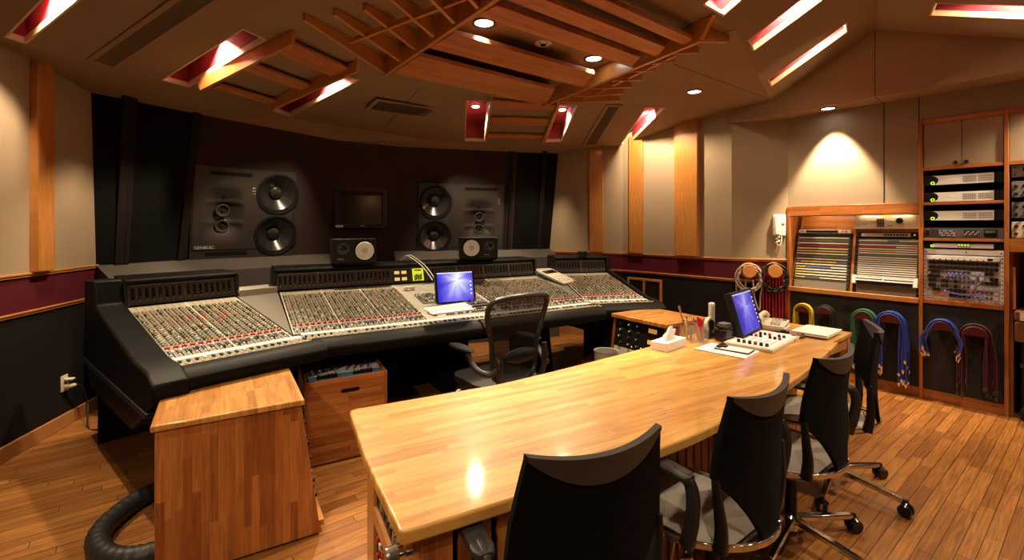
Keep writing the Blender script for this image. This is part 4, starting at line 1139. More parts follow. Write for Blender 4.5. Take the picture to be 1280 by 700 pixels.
dpart(MB().bx(0, .10, -.085, 0, 0, .679), 'end_stile', W_TRIM, bevel=.003)
dpart(MB().bx(CL - .14, CL, -.13, 0, 0, .679), 'end_stile', W_TRIM, bevel=.003)
dpart(MB().bx(.10, CL - .14, -.02, 0, .34, .40), 'end_rail', W_TRIM, bevel=.002)
dpart(MB().bx(.10, CL - .14, -.02, 0, 0, .08), 'end_rail', W_TRIM, bevel=.002)
dpart(MB().bx(.10, CL - .14, -.42, -.40, 0, .679), 'inner_panel', BLACKM)
dpart(MB().bx(-.004, .018, -.088, 0.0, 0, .679), 'front_panel', W_ZX)
dpart(MB().bx(.022, .03, -.46, -.088, 0, .679), 'dark_backing', BLACKM)
fs = MB()
for k in range(6): fs.bx(.0, .02, -.147 - k * .060, -.108 - k * .060, 0.01, .675)
dpart(fs, 'slatted_panel', W_ZX, bevel=.002)
# slatted modesty panel under the near edge
sl = MB()
acc = 0; step = .062; prev = None
ins = []
for i in range(len(near)):
    d = (near[min(i + 1, len(near) - 1)] - near[max(0, i - 1)]).normalized(); n_ = Vector((-d.y, d.x, 0))
    ins.append(near[i] + n_ * .24)
path = []
for a, b in zip(ins, ins[1:]):
    L = (b - a).length; k = max(1, round(L / .01))
    path += [a.lerp(b, j / k) for j in range(k)]
dist = 0; last = path[0]; start = path[0]; segs = []
for p in path[1:]:
    dist += (p - last).length; last = p
    if dist >= step:
        segs.append((start, p)); start = p; dist = 0
slp = MB()
for a, b in segs[7:]:
    d = (b - a).normalized(); slp.bar(Z0(a, .345) + d * .003, Z0(b, .345) - d * .012, .02, .66)
slp.build('slatted_panel', W_ZX, desk, world=True, bevel=.002)
bk = MB()
for (a, b) in segs[7:]:
    n_ = Vector((-(b - a).y, (b - a).x, 0)).normalized() * .022; bk.bar(Z0(a, .345) + n_, Z0(b, .345) + n_, .012, .66)
bk.build('dark_backing', BLACKM, desk, world=True)
# rack gear let into the left end of the desk
def end_unit(name, label, z0, z1, build):
    M = Md @ Matrix.Translation(Vector((.102, 0, z0))); t = thing(name, label, 'rack unit', m=M)
    w, h = CL - .244, z1 - z0
    MB().bx(0, w, -.30, -.012, 0, h).build('chassis', BLACK, t, bevel=.002); build(t, w, h); return t
def upper(t, w, h):
    for i in range(14):
        for z in (.80, .42):
            p = Vector((.03 + i * (w - .06) / 13, -.012, h * z)); MB().tube([p, p + Vector((0, .012, 0)), p + Vector((0, .022, 0))], [.012, .011, .006], 10).build('knob', BLACKG if z > .5 else CHROME, t)
    for i in range(9):
        MB().box((.06 + i * .05, -.010, h * .16), (.018, .006, .03)).build('key', KTAN if i % 4 == 0 else KDRK, t)
end_unit('patch_unit', 'black rack unit with rows of knobs high in the left end of the desk', .405, .672, upper)
def lower(t, w, h):
    for i in range(12):
        for z in (.8, .55, .3):
            MB().box((.03 + i * (w - .06) / 11, -.010, h * z), (.018, .008, .022)).build('key', RED if (i + int(z * 10)) % 3 else CREAM, t)
end_unit('key_unit', 'black rack unit with red and cream keys low in the left end of the desk', .085, .335, lower)
t = thing('silver_plug', 'chunky silver plug sticking out of the left end of the desk', 'plug', m=Md @ Matrix.Translation(Vector((.058, 0, .60))))
MB().cyl((0, 0, 0), (0, .05, 0), .018, .018, 20).cyl((0, .012, 0), (0, .03, 0), .026, n=20).build('sleeve', CHROME, t); MB().cyl((0, .05, 0), (0, .082, 0), .028, .024, 20).build('cap', mat('grey_steel', (.30, .28, .24), .3, metal=.8), t)
# side table joining the right end
side = thing('side_table', 'small wooden side table continuing the right end of the curved desk', 'table', (2.25, 3.6, 0))
MB().prism([Z0(Vector(p), .682) for p in ((2.53, 3.51, 0), (2.216, 3.93, 0), (1.93, 3.69, 0), (2.025, 3.315, 0), (2.16, 3.20, 0))], (0, 0, .03)).build('tabletop', W_TOP, side, world=True, bevel=.005)
for p in ((2.47, 3.50), (2.20, 3.86), (1.98, 3.66)):
    MB().box((p[0], p[1], .341), (.05, .05, .68), RAD(-52)).build('leg', W_TRIM, side, world=True, bevel=.003)
MB().bar((2.44, 3.46, .64), (2.12, 3.22, .64), .02, .07).build('apron', W_TRIM, side, world=True)
t = thing('amplifier', 'dark gadget lying under the side table beside the desk end', 'amplifier', (2.20, 3.52, 0), RAD(-50))

bpy.data.objects.remove(t)

# ================================================================ task chairs
SEATG = mat('grey_seat_fabric', (.46, .41, .37), .9, spec=.15, bump=(500, .6), sheen=.2)
BACKF = mat('black_back_fabric', (.006, .0055, .0055), .85, spec=.1, bump=(500, .4))
BAND_L = mat('dark_grey_headband', (.045, .041, .036), .5, bump=(220, .35))
ARMB = mat('armrest_black', (.03, .028, .027), .42)
def flat_tube(mb, path, wx, wy, n=16):
    # strap-like tube: wx half thickness across the chair, wy half width along its side
    path = [Vector(p) for p in path]; m = len(path)
    def f(u, v):
        k = u * (m - 1); i = min(int(k), m - 2); p = path[i].lerp(path[i + 1], k - i); d = (path[min(i + 2, m - 1)] - path[max(i - 1, 0)]).normalized()
        sd = Vector((1, 0, 0)); nn = d.cross(sd).normalized(); a = v * 2 * math.pi
        return p + sd * math.copysign(abs(math.cos(a)) ** .6, math.cos(a)) * wx(u) + nn * math.copysign(abs(math.sin(a)) ** .6, math.sin(a)) * wy(u)
    mb.grid(f, (m - 1) * 2, n)
    for u in (0, 1): mb.poly([f(u, k / n) for k in range(n)])
    bmesh.ops.remove_doubles(mb.bm, verts=mb.bm.verts, dist=.0004)
def make_chair():
    t = thing('task_chair', '', 'chair', (0, 0, 0))
    # seat cushion and shell
    def cush(u, v):
        a = u * 2 * math.pi; r = v
        e = 5.0; c, s = math.cos(a), math.sin(a)
        k = (abs(c) ** e + abs(s) ** e) ** (-1 / e)
        x, y = .228 * k * c, .02 + .225 * k * s
        return x, y, r
    def top(u, v):
        x, y, r = cush(u, v); f = math.sin(r * math.pi / 2)
        z = .452 - .035 * r ** 6 - .012 * max(0, (y * r) / .22) ** 2
        return Vector((x * r, .02 + (y - .02) * r, z))
    mb = MB().grid(lambda i, j: top(i, j), 40, 10, wrap=True)
    mb.grid(lambda i, j: Vector((cush(i, 1)[0] * (1 - .06 * j), .02 + (cush(i, 1)[1] - .02) * (1 - .06 * j), top(i, 1).z - .028 * j)), 40, 2, wrap=True)
    mb.build('seat', SEATG, t, smooth=70)
    sh = MB().grid(lambda i, j: Vector((cush(i, 1)[0] * (1.05 - .75 * j ** 1.5), .02 + (cush(i, 1)[1] - .02) * (1.05 - .75 * j ** 1.5), .408 - .045 * j)), 40, 6, wrap=True)
    sh.grid(lambda i, j: Vector((cush(i, 1)[0] * (1.05 - .12 * j), .02 + (cush(i, 1)[1] - .02) * (1.05 - .12 * j), .408 + .004 * j)), 40, 1, wrap=True)
    sh.build('seat_shell', BLACK, t, smooth=60)
    # chrome band round the back of the seat
    rim = [(.272 * math.sin(RAD(a)), .03 - .302 * math.cos(RAD(a)), .413 + .012 * math.cos(RAD(a)) ** 2) for a in range(-100, 101, 10)]
    mb = MB()
    for p, q_ in zip(rim, rim[1:]): mb.bar(Vector(p), Vector(q_) + (Vector(q_) - Vector(p)) * .06, .014, .022)
    mb.build('seat_rim', CHROME, t, bevel=.003)
    # back: hollow sheet, widest at mid height, running to a point at the rim
    W = [(.42, .05), (.46, .065), (.52, .105), (.58, .155), (.63, .208), (.67, .246), (.75, .240), (.85, .222), (.95, .205)]
    def hw(z):
        for (a, wa), (b, wb) in zip(W, W[1:]):
            if z <= b: return wa + (wb - wa) * (z - a) / (b - a)
        return W[-1][1]
    def bp(u, v, off=0):
        z = .42 + .50 * v; w = hw(z); x = (u * 2 - 1) * w
        y = -.262 - .012 * v ** 1.3 + .05 * (x / .22) ** 2 + .018 * math.sin(v * math.pi) - off
        return Vector((x, y, z + (.018 * (x / .21) ** 2 if v > .95 else .018 * (x / .21) ** 2 * max(0, v - .6) / .35)))
    b = MB().grid(lambda u, v: bp(u, v, -.009), 20, 26).grid(lambda u, v: bp(u, v, .009), 20, 26)
    for v in (0, 1): b.grid(lambda u, w_, v=v: bp(u, v, -.009 + .018 * w_), 20, 1)
    for u in (0, 1): b.grid(lambda v, w_, u=u: bp(u, v, -.009 + .018 * w_), 26, 1)
    bmesh.ops.remove_doubles(b.bm, verts=b.bm.verts, dist=.0005)
    b.build('backrest', BACKF, t, smooth=60)
    def hb(u, v, o):
        lo = 1 - (.125 * (1 - (2 * u - 1) ** 2) ** 1.0 + .012)
        return bp(u, lo + (1 - lo) * v, o) + Vector((0, 0, .006 * v ** 4))
    h = MB().grid(lambda u, v: hb(u, v, .0125), 24, 6).grid(lambda u, v: hb(u, v, -.0105), 24, 6)
    h.grid(lambda u, w_: hb(u, 1, -.0105 + .023 * w_), 24, 1)
    bmesh.ops.remove_doubles(h.bm, verts=h.bm.verts, dist=.0004)
    h.build('headband', BAND_L, t, smooth=60)
    for s in (-1, 1):
        m_ = MB(); sp_path = smooth_path([(.240 * s, -.195, .668), (.232 * s, -.200, .59), (.216 * s, -.202, .50), (.200 * s, -.19, .415)], 5)
        flat_tube(m_, sp_path, lambda u: .010 + .010 * u, lambda u: .012 + .012 * u); m_.build('back_strut', BLACK, t, smooth=60)
        # arm rest: post and pad
        post = smooth_path([(.258 * s, -.10, .41), (.266 * s, -.125, .50), (.272 * s, -.135, .59), (.272 * s, -.115, .645), (.272 * s, -.06, .655)], 6)
        m_ = MB(); flat_tube(m_, post, lambda u: .014, lambda u: .026 - .006 * u)
        ar = m_.build('arm_post', ARMB, t, smooth=60)
        path = smooth_path([(.272 * s, -.13, .650), (.272 * s, -.07, .660), (.268 * s, .06, .660), (.262 * s, .18, .650)], 4)
        m_ = MB()
        def pad(u, v):
            k = u * (len(path) - 1); i = min(int(k), len(path) - 2); p = path[i].lerp(path[i + 1], k - i)
            a = v * 2 * math.pi; tw = .034 * min(1, .55 + 3 * min(u, 1 - u)); th = .013
            return p + Vector((math.copysign(abs(math.cos(a)) ** .6, math.cos(a)) * tw, 0, math.copysign(abs(math.sin(a)) ** .6, math.sin(a)) * th))
        m_.grid(pad, 16, 16)
        for u in (0, 1): m_.poly([pad(u, k / 16) for k in range(16)])
        bmesh.ops.remove_doubles(m_.bm, verts=m_.bm.verts, dist=.0005)
        m_.build('arm_pad', ARMB, t, smooth=60)
    MB().cyl((0, -.05, .10), (0, -.05, .37), .026, n=20).cyl((0, -.05, .30), (0, -.05, .37), .05, .09, 20).build('gas_column', BLACK, t)
    base = MB().lathe([(0, .055), (.03, .055), (.034, .07), (.036, .115), (.028, .125), (0, .125)], 24).build('star_base', CHROME, t); base.location = (0, -.05, 0)
    for k in range(5):
        a = 2 * math.pi * k / 5; d = Vector((math.cos(a), math.sin(a), 0))
        MB().prism([d * .02 + Vector((-d.y, d.x, 0)) * .02 + Vector((0, 0, .118)), d * .02 - Vector((-d.y, d.x, 0)) * .02 + Vector((0, 0, .118)), d * .34 - Vector((-d.y, d.x, 0)) * .012 + Vector((0, 0, .088)), d * .34 + Vector((-d.y, d.x, 0)) * .012 + Vector((0, 0, .088))], (0, 0, -.026)).build('leg', CHROME, base, bevel=.006)
        c = d * .35; s = Vector((-d.y, d.x, 0))
        m_ = MB()
        for o in (-1, 1): m_.cyl(c + s * o * .006 + Vector((0, 0, .032)), c + s * o * .026 + Vector((0, 0, .032)), .032, .030, 18)
        m_.cyl(c + Vector((0, 0, .05)), c + Vector((0, 0, .085)), .012, n=10)
        m_.tube([c - s * .026 + Vector((0, 0, .05)), c + Vector((0, 0, .062)), c + s * .026 + Vector((0, 0, .05))], [.012, .018, .012], 10)
        m_.build('caster', BLACKG, base)
    return t
ch = make_chair()
spots = [((.232, 1.218), 25.6, 40, 'black-backed task chair nearest the photographer, cut off by the bottom of the photo'),
         ((.89, 1.65), 37.7, 15, 'black-backed task chair second from the near end of the desk, whole grey seat in view'),
         ((1.46, 2.105), 38, 10, 'black-backed task chair third along the desk, in front of the desk corner'),
         ((2.03, 2.64), 60, 13, 'black-backed task chair farthest along, before the green cables on the cupboard')]
for i, ((x, y), a, sa, lab) in enumerate(spots):
    f = Vector((-math.sin(RAD(a)), math.cos(RAD(a)), 0)); loc = Vector((x, y, 0)) + f * .25
    if i == 0: o = ch; o.location = loc; o.rotation_euler = (0, 0, RAD(a)); o['label'] = lab; o['group'] = 'task chairs along the curved desk'
    else: o = dup(ch, loc, RAD(a), lab)
    for c in o.children:
        if c.name.startswith('star_base'): c.rotation_euler = (0, 0, RAD(sa - a))

# ================================================================ mesh-backed chair at the console
AER = mat('chair_frame_black', (.022, .021, .020), .4)
def mesh_mat():
    m, nt, b = _new('woven_mesh'); N, L = nt.nodes, nt.links
    b.inputs['Base Color'].default_value = (.009, .008, .008, 1); b.inputs['Roughness'].default_value = .7; b.inputs['Specular IOR Level'].default_value = .2
    tc = N.new('ShaderNodeTexCoord'); w = N.new('ShaderNodeTexChecker'); w.inputs['Scale'].default_value = 420
    L.new(tc.outputs['Object'], w.inputs['Vector'])
    mr = N.new('ShaderNodeMapRange'); mr.inputs['To Min'].default_value = .80; mr.inputs['To Max'].default_value = .95
    L.new(w.outputs['Fac'], mr.inputs['Value']); L.new(mr.outputs['Result'], b.inputs['Alpha']); return m
MESHM = mesh_mat()
ac = thing('mesh_chair', 'black mesh-backed office chair facing the mixing console', 'chair', (-.10, 3.36, 0), RAD(38))
def bo(u):     # outline of the back, u 0..1 round the loop starting at bottom left, going up
    pts = [(-.17, .50), (-.185, .60), (-.20, .74), (-.245, .90), (-.245, .99), (-.19, 1.03), (0, 1.045), (.19, 1.03), (.245, .99), (.245, .90), (.20, .74), (.185, .60), (.17, .50), (.10, .465), (0, .46), (-.10, .465)]
    return pts
def by(x, z): return -.215 - (.10 * (z - .46) / .58) + .05 * (x / .24) ** 2 + (.03 * math.sin((z - .46) / .58 * math.pi))
loop = smooth_path([(x, by(x, z), z) for x, z in bo(0)], 5, closed=True)
MB().tube(loop, .018, 10, closed=True).build('back_frame', AER, ac)
hwid = lambda z: .17 + (.03 * (z - .50) / .24 if z < .74 else .03 + .045 * min(1, (z - .74) / .16))
MB().grid(lambda u, v: Vector(((u * 2 - 1) * hwid(.47 + .56 * v) * (.97 if v < .93 else .9), by((u * 2 - 1) * hwid(.47 + .56 * v), .47 + .56 * v), .47 + .56 * v)), 16, 20).build('back_mesh', MESHM, ac, smooth=80)
MB().ball((0, -.262, .64), 1, 20, s=(.15, .026, .052)).build('lumbar_pad', BLACK, ac)
for s in (-1, 1):
    MB().tube(smooth_path([(.155 * s, -.235, .43), (.185 * s, -.262, .50), (.19 * s, -.285, .60), (.192 * s, -.275, .70)], 5), [.020] * 16, 10).build('back_upright', AER, ac)
    MB().tube(smooth_path([(.19 * s, -.27, .58), (.25 * s, -.24, .55), (.285 * s, -.15, .57), (.295 * s, -.06, .655)], 5), [.02] * 16, 10).build('arm_support', AER, ac)
    MB().ball((.295 * s, .02, .68), 1, 20, s=(.046, .145, .021)).build('arm_pad', LEATHER, ac)
    MB().ball((.20 * s, -.275, .62), .03, 12, s=(.7, 1, 1.4)).build('pivot', AER, ac)
MB().prism([(x, y, .40) for x, y in [(.26 * math.copysign(abs(math.cos(a)) ** .5, math.cos(a)), .03 + .24 * math.copysign(abs(math.sin(a)) ** .5, math.sin(a))) for a in [k * math.pi / 16 for k in range(32)]]], (0, 0, .045)).build('seat', AER, ac, bevel=.018, smooth=60)
MB().box((0, -.02, .36), (.16, .22, .08)).build('tilt_mechanism', AER, ac, bevel=.02)
MB().cyl((-.22, .05, .375), (-.30, .05, .375), .010, n=10).cyl((-.29, .05, .375), (-.32, .05, .375), .016, n=10).build('lever', CHROME, ac)
MB().cyl((0, 0, .1), (0, 0, .33), .03, n=16).build('gas_column', BLACK, ac)
sb = MB().lathe([(0, .06), (.04, .06), (.04, .12), (0, .13)], 20).build('star_base', AER, ac)
for k in range(5):
    a = 2 * math.pi * k / 5 + .3; d = Vector((math.cos(a), math.sin(a), 0)); s = Vector((-d.y, d.x, 0))
    MB().bar(Vector((0, 0, .105)), d * .31 + Vector((0, 0, .085)), .045, .03).build('leg', AER, sb, bevel=.008)
    m_ = MB(); c = d * .31
    for o in (-1, 1): m_.cyl(c + s * o * .006 + Vector((0, 0, .03)), c + s * o * .026 + Vector((0, 0, .03)), .03, n=16)
    m_.cyl(c + Vector((0, 0, .03)), c + Vector((0, 0, .09)), .01, n=8); m_.build('caster', BLACKG, sb)

# ================================================================ slanted cabinet right of the console
sc2 = thing('equipment_cabinet', 'smaller slanted wooden cabinet with black gear behind the tissue box', 'cabinet', (.90, 4.163, 0), math.atan2(-.467, .313))
w2, d2, h2 = .562, .50, .735
sly = lambda z: -.11 * (1 - z / .70)
for x in (0, w2 - .02):
    MB().prism([(x, sly(.01), .01), (x, d2, .01), (x, d2, .70), (x, sly(.70), .70)], (.02, 0, 0)).build('side_panel', W_ZY, sc2, bevel=.002)
MB().bx(.02, w2 - .02, d2 - .02, d2, .01, .70).build('back_panel', W_ZX, sc2); MB().bx(.02, w2 - .02, -.08, d2 - .02, .01, .03).build('bottom_panel', W_XY, sc2)
MB().bx(-.012, w2 + .012, -.022, d2 + .01, .702, h2).build('top', W_BOXTOP, sc2, bevel=.005)
MB().bx(.03, w2 - .03, -.04, d2 - .03, 0, .01).build('plinth', BLACKM, sc2)
Ls = LOCALS[sc2.name]
upv = Vector((0, .11, .70)).normalized(); ny = Vector((0, -upv.z, upv.y))
def gear_in(name, label, z0, z1, face, fn):
    t = thing(name, label, 'rack unit', m=Ls @ frame(Vector((.022, sly(z0) + .012, z0)), Vector((1, 0, 0)), -ny, upv)); w = w2 - .044; h = (z1 - z0) / upv.z
    MB().bx(0, w, .004, .30, 0, h).build('chassis', BLACK, t); MB().bx(.001, w - .001, 0, .005, .001, h - .001).build('front_plate', face, t); fn(t, w, h); return t
def kn(t, x, z, r=.011, m_=BLACK, l=.02, dot=None):
    k = MB().tube([(x, 0, z), (x, -l * .4, z), (x, -l, z)], [r, r * .9, r * .75], 14).build('knob', m_, t)
    if dot: MB().cyl((x, -l, z), (x, -l - .001, z), r * .5, n=10).build('cap', dot, k)
def eq(t, w, h):
    for i, x in enumerate((.06, .16, .25)):
        for j in range(4): kn(t, x + .01 * (j % 2), h * (.86 - .24 * j), .014 if i < 2 else .010, DKGREY, .02, SILVER if (i + j) % 3 else None)
    for z in (.68, .28):
        f = MB().bx(w * .68, w * .88, -.006, 0, h * z, h * (z + .24)).build('meter_frame', BLACKG, t)
        MB().bx(w * .70, w * .86, -.0075, -.006, h * (z + .05), h * (z + .20)).build('meter_face', VUAMB, f)
    for j in range(5): kn(t, w * .94, h * (.85 - .17 * j), .006, DKGREY, .01)
    MB().cyl((.30, 0, h * .12), (.30, -.004, h * .12), .005, n=10).build('lamp', LEDA, t)
    MB().cyl((.20, 0, h * .08), (.20, -.004, h * .08), .005, n=10).build('lamp', LEDY, t)
VUAMB = emis('amber_meter', (.9, .45, .06), .35)
gear_in('equalizer_unit', 'black equalizer with knobs and two amber meters in the smaller slanted cabinet', .47, .695, BLACK, eq)
def pre(t, w, h):
    for i in range(3): kn(t, w * (.30 + .25 * i), h * .5, .026, BLACK, .02)
    for i in range(4): kn(t, w * (.08 + .25 * i), h * .75, .007, CHROME, .01)
gear_in('preamp_unit', 'cream-faced preamp under the black equalizer in the smaller cabinet', .33, .465, CREAM, pre)
bn = thing('waste_bin', 'pale waste bin on the floor left of the smaller slanted cabinet', 'waste bin', (.80, 4.02, 0))
MB().lathe([(0, .004), (.085, .004), (.10, .44), (.104, .445), (.097, .44), (.082, .01), (0, .01)], 28).build('bin', mat('pale_grey_bin', (.42, .40, .37), .5), bn)
# ================================================================ things on the desk
ZD = .7205
def quad_frame(c, z=None):
    """frame of a lying rectangle from its four seen corners near-left, near-right, far-right, far-left"""
    xd = (c[1] - c[0] + c[2] - c[3]).normalized(); yd = (c[3] - c[0] + c[2] - c[1]); yd = (yd - xd * yd.dot(xd)).normalized()
    return frame(sum(c, Vector()) / 4, xd, yd, xd.cross(yd)), ((c[1] - c[0]).length + (c[2] - c[3]).length) / 2, ((c[3] - c[0]).length + (c[2] - c[1]).length) / 2
# tissue box
tb = thing('tissue_box', 'white tissue box with a tissue pulled up on the curved desk', 'tissue box', P(833.6, 441, ZD), RAD(43.6))
MB().bx(0, .255, 0, .112, 0, .054).build('carton', PAPER, tb, bevel=.003)
def tis(u, v):
    a = u * 2 * math.pi; r = .045 * (1 - v) ** .6 + .012 + .014 * math.sin(3 * a + 5 * v) * v
    return Vector((.125 + 1.2 * r * math.cos(a) + .05 * v ** 2, .056 + .55 * r * math.sin(a), .053 + .072 * v + .012 * math.sin(2 * a + 1) * v))
MB().grid(tis, 30, 10, wrap=True).build('tissue', mat('tissue_paper', (.88, .87, .85), .9), tb, smooth=70)
MB().bx(.06, .19, .04, .072, .0535, .0548).build('slot', MIDGREY, tb)
# clear holders with pens
ACR = mat('clear_acrylic', (.95, .95, .93), .05, trans=.0, alpha=.09, spec=.8)
def holder(c, rot, w, d, h, label):
    t = thing('pen_holder', label, 'pen holder', c, RAD(rot))
    e = .003
    MB().bx(-w / 2, w / 2, -d / 2, d / 2, 0, .005).bx(-w / 2, w / 2, -d / 2, -d / 2 + e, .005, h).bx(-w / 2, w / 2, d / 2 - e, d / 2, .005, h).bx(-w / 2, -w / 2 + e, -d / 2 + e, d / 2 - e, .005, h).bx(w / 2 - e, w / 2, -d / 2 + e, d / 2 - e, .005, h).bx(-e / 2, e / 2, -d / 2 + e, d / 2 - e, .005, h * .9).build('box', ACR, t)
    return t
H1 = P(873, 429, ZD) + Vector((.02, .03, 0)); H2 = P(856, 426, ZD) + Vector((.03, .04, 0))
holder(H1, 43, .125, .075, .115, 'clear acrylic holder with red pens and tan pencils beside the tissue box')
holder(H2, 43, .075, .07, .10, 'clear acrylic holder with scissors and pens half hidden by the tissue box')
def pen(name, label, cat, base, tipoff, L, r, m_, capm, grp, caplen=.3, tip=True):
    d = Vector(tipoff).normalized()
    Mp = frame(base, *(lambda z: (z.orthogonal().normalized(), z.cross(z.orthogonal().normalized()), z))(d))
    t = thing(name, label, cat, m=Mp, group=grp)
    MB().tube([(0, 0, 0), (0, 0, .012), (0, 0, L * (1 - caplen))], [.0015, r, r], 10).build('barrel', m_, t)
    MB().tube([(0, 0, L * (1 - caplen)), (0, 0, L * .97), (0, 0, L)], [r * 1.15, r * 1.15, r * .8], 10).build('cap', capm, t)
a43 = RAD(43); ux, uy = Vector((math.cos(a43), math.sin(a43), 0)), Vector((-math.sin(a43), math.cos(a43), 0))
TANP = mat('tan_pencil', (.50, .27, .12), .5)
up = Vector((0, 0, 1))
for k in range(3):
    pen('pencil', 'tan pencil leaning left in the clear acrylic holder', 'pencil', H1 + ux * (-.012 + .008 * k) + uy * (-.015 + .012 * k) + up * .007, up - ux * (.42 - .03 * k) + uy * .05, .17, .0055, TANP, (BLUE, TANP, KDRK)[k], 'pencils in the clear holder', .12)
for k in range(3):
    pen('pen', 'red-capped pen standing in the clear acrylic holder', 'pen', H1 + ux * (.022 + .009 * k) + uy * (-.01 + .012 * k) + up * .007, up - ux * (.28 - .12 * k) + uy * .1 * (k - 1), .155, .0075, RED, RED, 'red pens in the clear holder', .4)
pen('pen', 'black pen at the right end of the clear acrylic holder', 'pen', H1 + ux * .045 + uy * .02 + up * .007, up + ux * .05, .14, .005, BLACK, BLACK, None, .4)
for k, (nm, m1, m2) in enumerate((('yellow', YELLOW, YELLOW), ('green-barrelled', mat('mint_pen', (.25, .55, .42), .4), WHITE), ('blue-capped', WHITE, BLUE))):
    pen('pen', nm + ' pen in the small holder behind the tissue box', 'pen', H2 + ux * (-.02 + .018 * k) + uy * (.01 * (k - 1)) + up * .007, up - ux * (.12 - .1 * k) + uy * .05, .125 + .01 * k, .0048, m1, m2, None, .3)
for k in range(2):
    pen('stick', 'long thin wooden stick leaning far left out of the small holder', 'stick', H2 + ux * (.015 + .012 * k) + uy * .012 * k + up * .007, up - ux * (.52 + .03 * k) + uy * .0, .27, .0028, TANP, TANP, 'long thin sticks in the small holder', .1)
sc_ = thing('scissors', 'black-handled scissors standing in the small holder', 'scissors', H2 + ux * .0 + uy * .018 + up * .007, RAD(43))
MB().bar((-.004, 0, 0), (.008, 0, .085), .002, .009, up=(1, 0, 0)).bar((.006, .003, 0), (-.006, .003, .085), .002, .009, up=(1, 0, 0)).build('blades', CHROME, sc_)
for s in (-1, 1): MB().tube([Vector((.013 * s + .012 * math.cos(k * .524), 0, .105 + .02 * math.sin(k * .524))) for k in range(12)], .0035, 8, closed=True).build('handle', BLACK, sc_)
# tape dispenser, black gadget, white upright device
tdp = P(887, 421, ZD); t = thing('tape_dispenser', 'black tape dispenser with a cream arched roll behind the pen holder', 'tape dispenser', tdp, RAD(40))
MB().prism([(x, -.03, z) for x, z in ((-.075, 0), (.085, 0), (.085, .06), (.07, .065), (.045, .03), (.02, .028), (-.03, .05), (-.06, .075), (-.075, .06))], (0, .06, 0)).build('body', BLACK, t, bevel=.005)
MB().lathe([(.058, -.012), (.058, .012), (.042, .012), (.042, -.012), (.058, -.012)], 32, Matrix.Translation(Vector((-.005, 0, .082))) @ Matrix.Rotation(RAD(90), 4, 'X')).build('tape_roll', CREAM, t)
MB().cyl((-.005, -.018, .082), (-.005, .018, .082), .041, n=24).build('hub', BLACK, t)
g = P(904, 427.5, ZD) + Vector((.02, .03, 0)); t = thing('desk_gadget', 'boxy black desk gadget with grey top, next to the clipboard', 'desk gadget', g, RAD(30))
MB().bx(-.048, .048, -.045, .045, 0, .085).build('body', BLACKG, t, bevel=.012, seg=3)
MB().bx(-.042, .042, -.04, .04, .086, .112).build('shoulder', BLACK, t, bevel=.012, seg=3); MB().bx(-.032, .034, -.03, .03, .1125, .124).build('grey_top', MIDGREY, t, bevel=.004)
MB().bx(-.03, .014, -.0465, -.045, .010, .020).build('label_plate', WHITE, t)
w_ = P(894.5, 412, ZD); t = thing('handset_stand', 'slim white upright device behind the black gadget', 'cordless handset', Vector((w_.x - .03, w_.y, ZD)), RAD(30))
MB().bx(-.024, .024, -.016, .016, .012, .205).build('handset', WHITE, t, bevel=.011, seg=3); MB().bx(-.034, .034, -.03, .03, 0, .012).build('cradle', WHITE, t, bevel=.004)
MB().bx(-.012, .012, -.0168, -.016, .165, .185).build('window', CREAM, t)
# papers with clipped notepad
c = [P(929, 450.3, ZD), P(948, 440.3, ZD), P(890.3, 429, ZD), P(870.4, 436, ZD)]
M_, a_, b_ = quad_frame(c); t = thing('paper_stack', 'stack of white papers lying before the black desk gadget', 'papers', m=M_)
MB().bx(-a_ / 2, a_ / 2, -b_ / 2, b_ / 2, 0, .006).build('upper_sheets', PAPER, t); MB().box((.003, -.002, .0), (a_ * .99, b_ * .99, .001), RAD(1)).build('lower_sheet', PAPER, t)
c = [P(935.3, 443.5, ZD + .007), P(944.3, 439, ZD + .007), P(900, 431.8, ZD + .007), P(893, 436, ZD + .007)]
M_, a_, b_ = quad_frame(c); t = thing('notepad', 'small dark-edged notepad with black clip on top of the white papers', 'notepad', m=M_)
MB().bx(-a_ / 2, a_ / 2, -b_ / 2, b_ / 2, 0, .005).build('board', BLACK, t); MB().bx(-a_ / 2 + .004, a_ / 2 - .003, -b_ / 2 + .006, b_ / 2 - .012, .005, .009).build('sheets', PAPER, t)
MB().bx(-a_ * .40, a_ * .45, b_ * .33, b_ * .46, .0092, .022).bx(-a_ * .2, a_ * .2, b_ * .2, b_ * .36, .010, .018).build('clip', BLACK, t, bevel=.004)
# desk monitor
bl = Vector((1.57, 3.185, .742)); xd = Vector((.697, .717, 0)); bkd = Vector((-.717, .697, 0)); tl = RAD(16)
upv2 = (Vector((0, 0, 1)) * math.cos(tl) + bkd * math.sin(tl)).normalized(); yv = upv2.cross(xd)
Mm = frame(bl - xd * .016, xd, yv, upv2)
dm = thing('computer_monitor', 'black computer monitor with blue desktop standing on the curved wooden desk', 'monitor', m=Mm)
mw, mh, t_ = .417, .312, .016
fr = MB()
fr.bx(0, mw, 0, .022, 0, t_ * 1.3).bx(0, mw, 0, .022, mh - t_, mh).bx(0, t_, 0, .022, t_, mh - t_).bx(mw - t_, mw, 0, .022, t_, mh - t_).bx(.0, mw, .012, .05, .0, mh)
fr.build('bezel', BLACK, dm, bevel=.003)
MB().bx(t_, mw - t_, .006, .013, t_ * 1.3, mh - t_).build('screen', screen_mat('blue_desktop', .21, .20, .30, .8, .22), dm)
MB().bx(t_, mw - t_, .004, .0058, mh - t_ - .008, mh - t_).build('menu_bar', emis('menu_bar_light', (.45, .6, .95), .6), dm)
for i in range(7): MB().bx(mw - .032, mw - .022, .004, .0058, .06 + .03 * i, .070 + .03 * i).build('desktop_icon', emis('icon_pale', (.7, .8, 1), .8), dm)
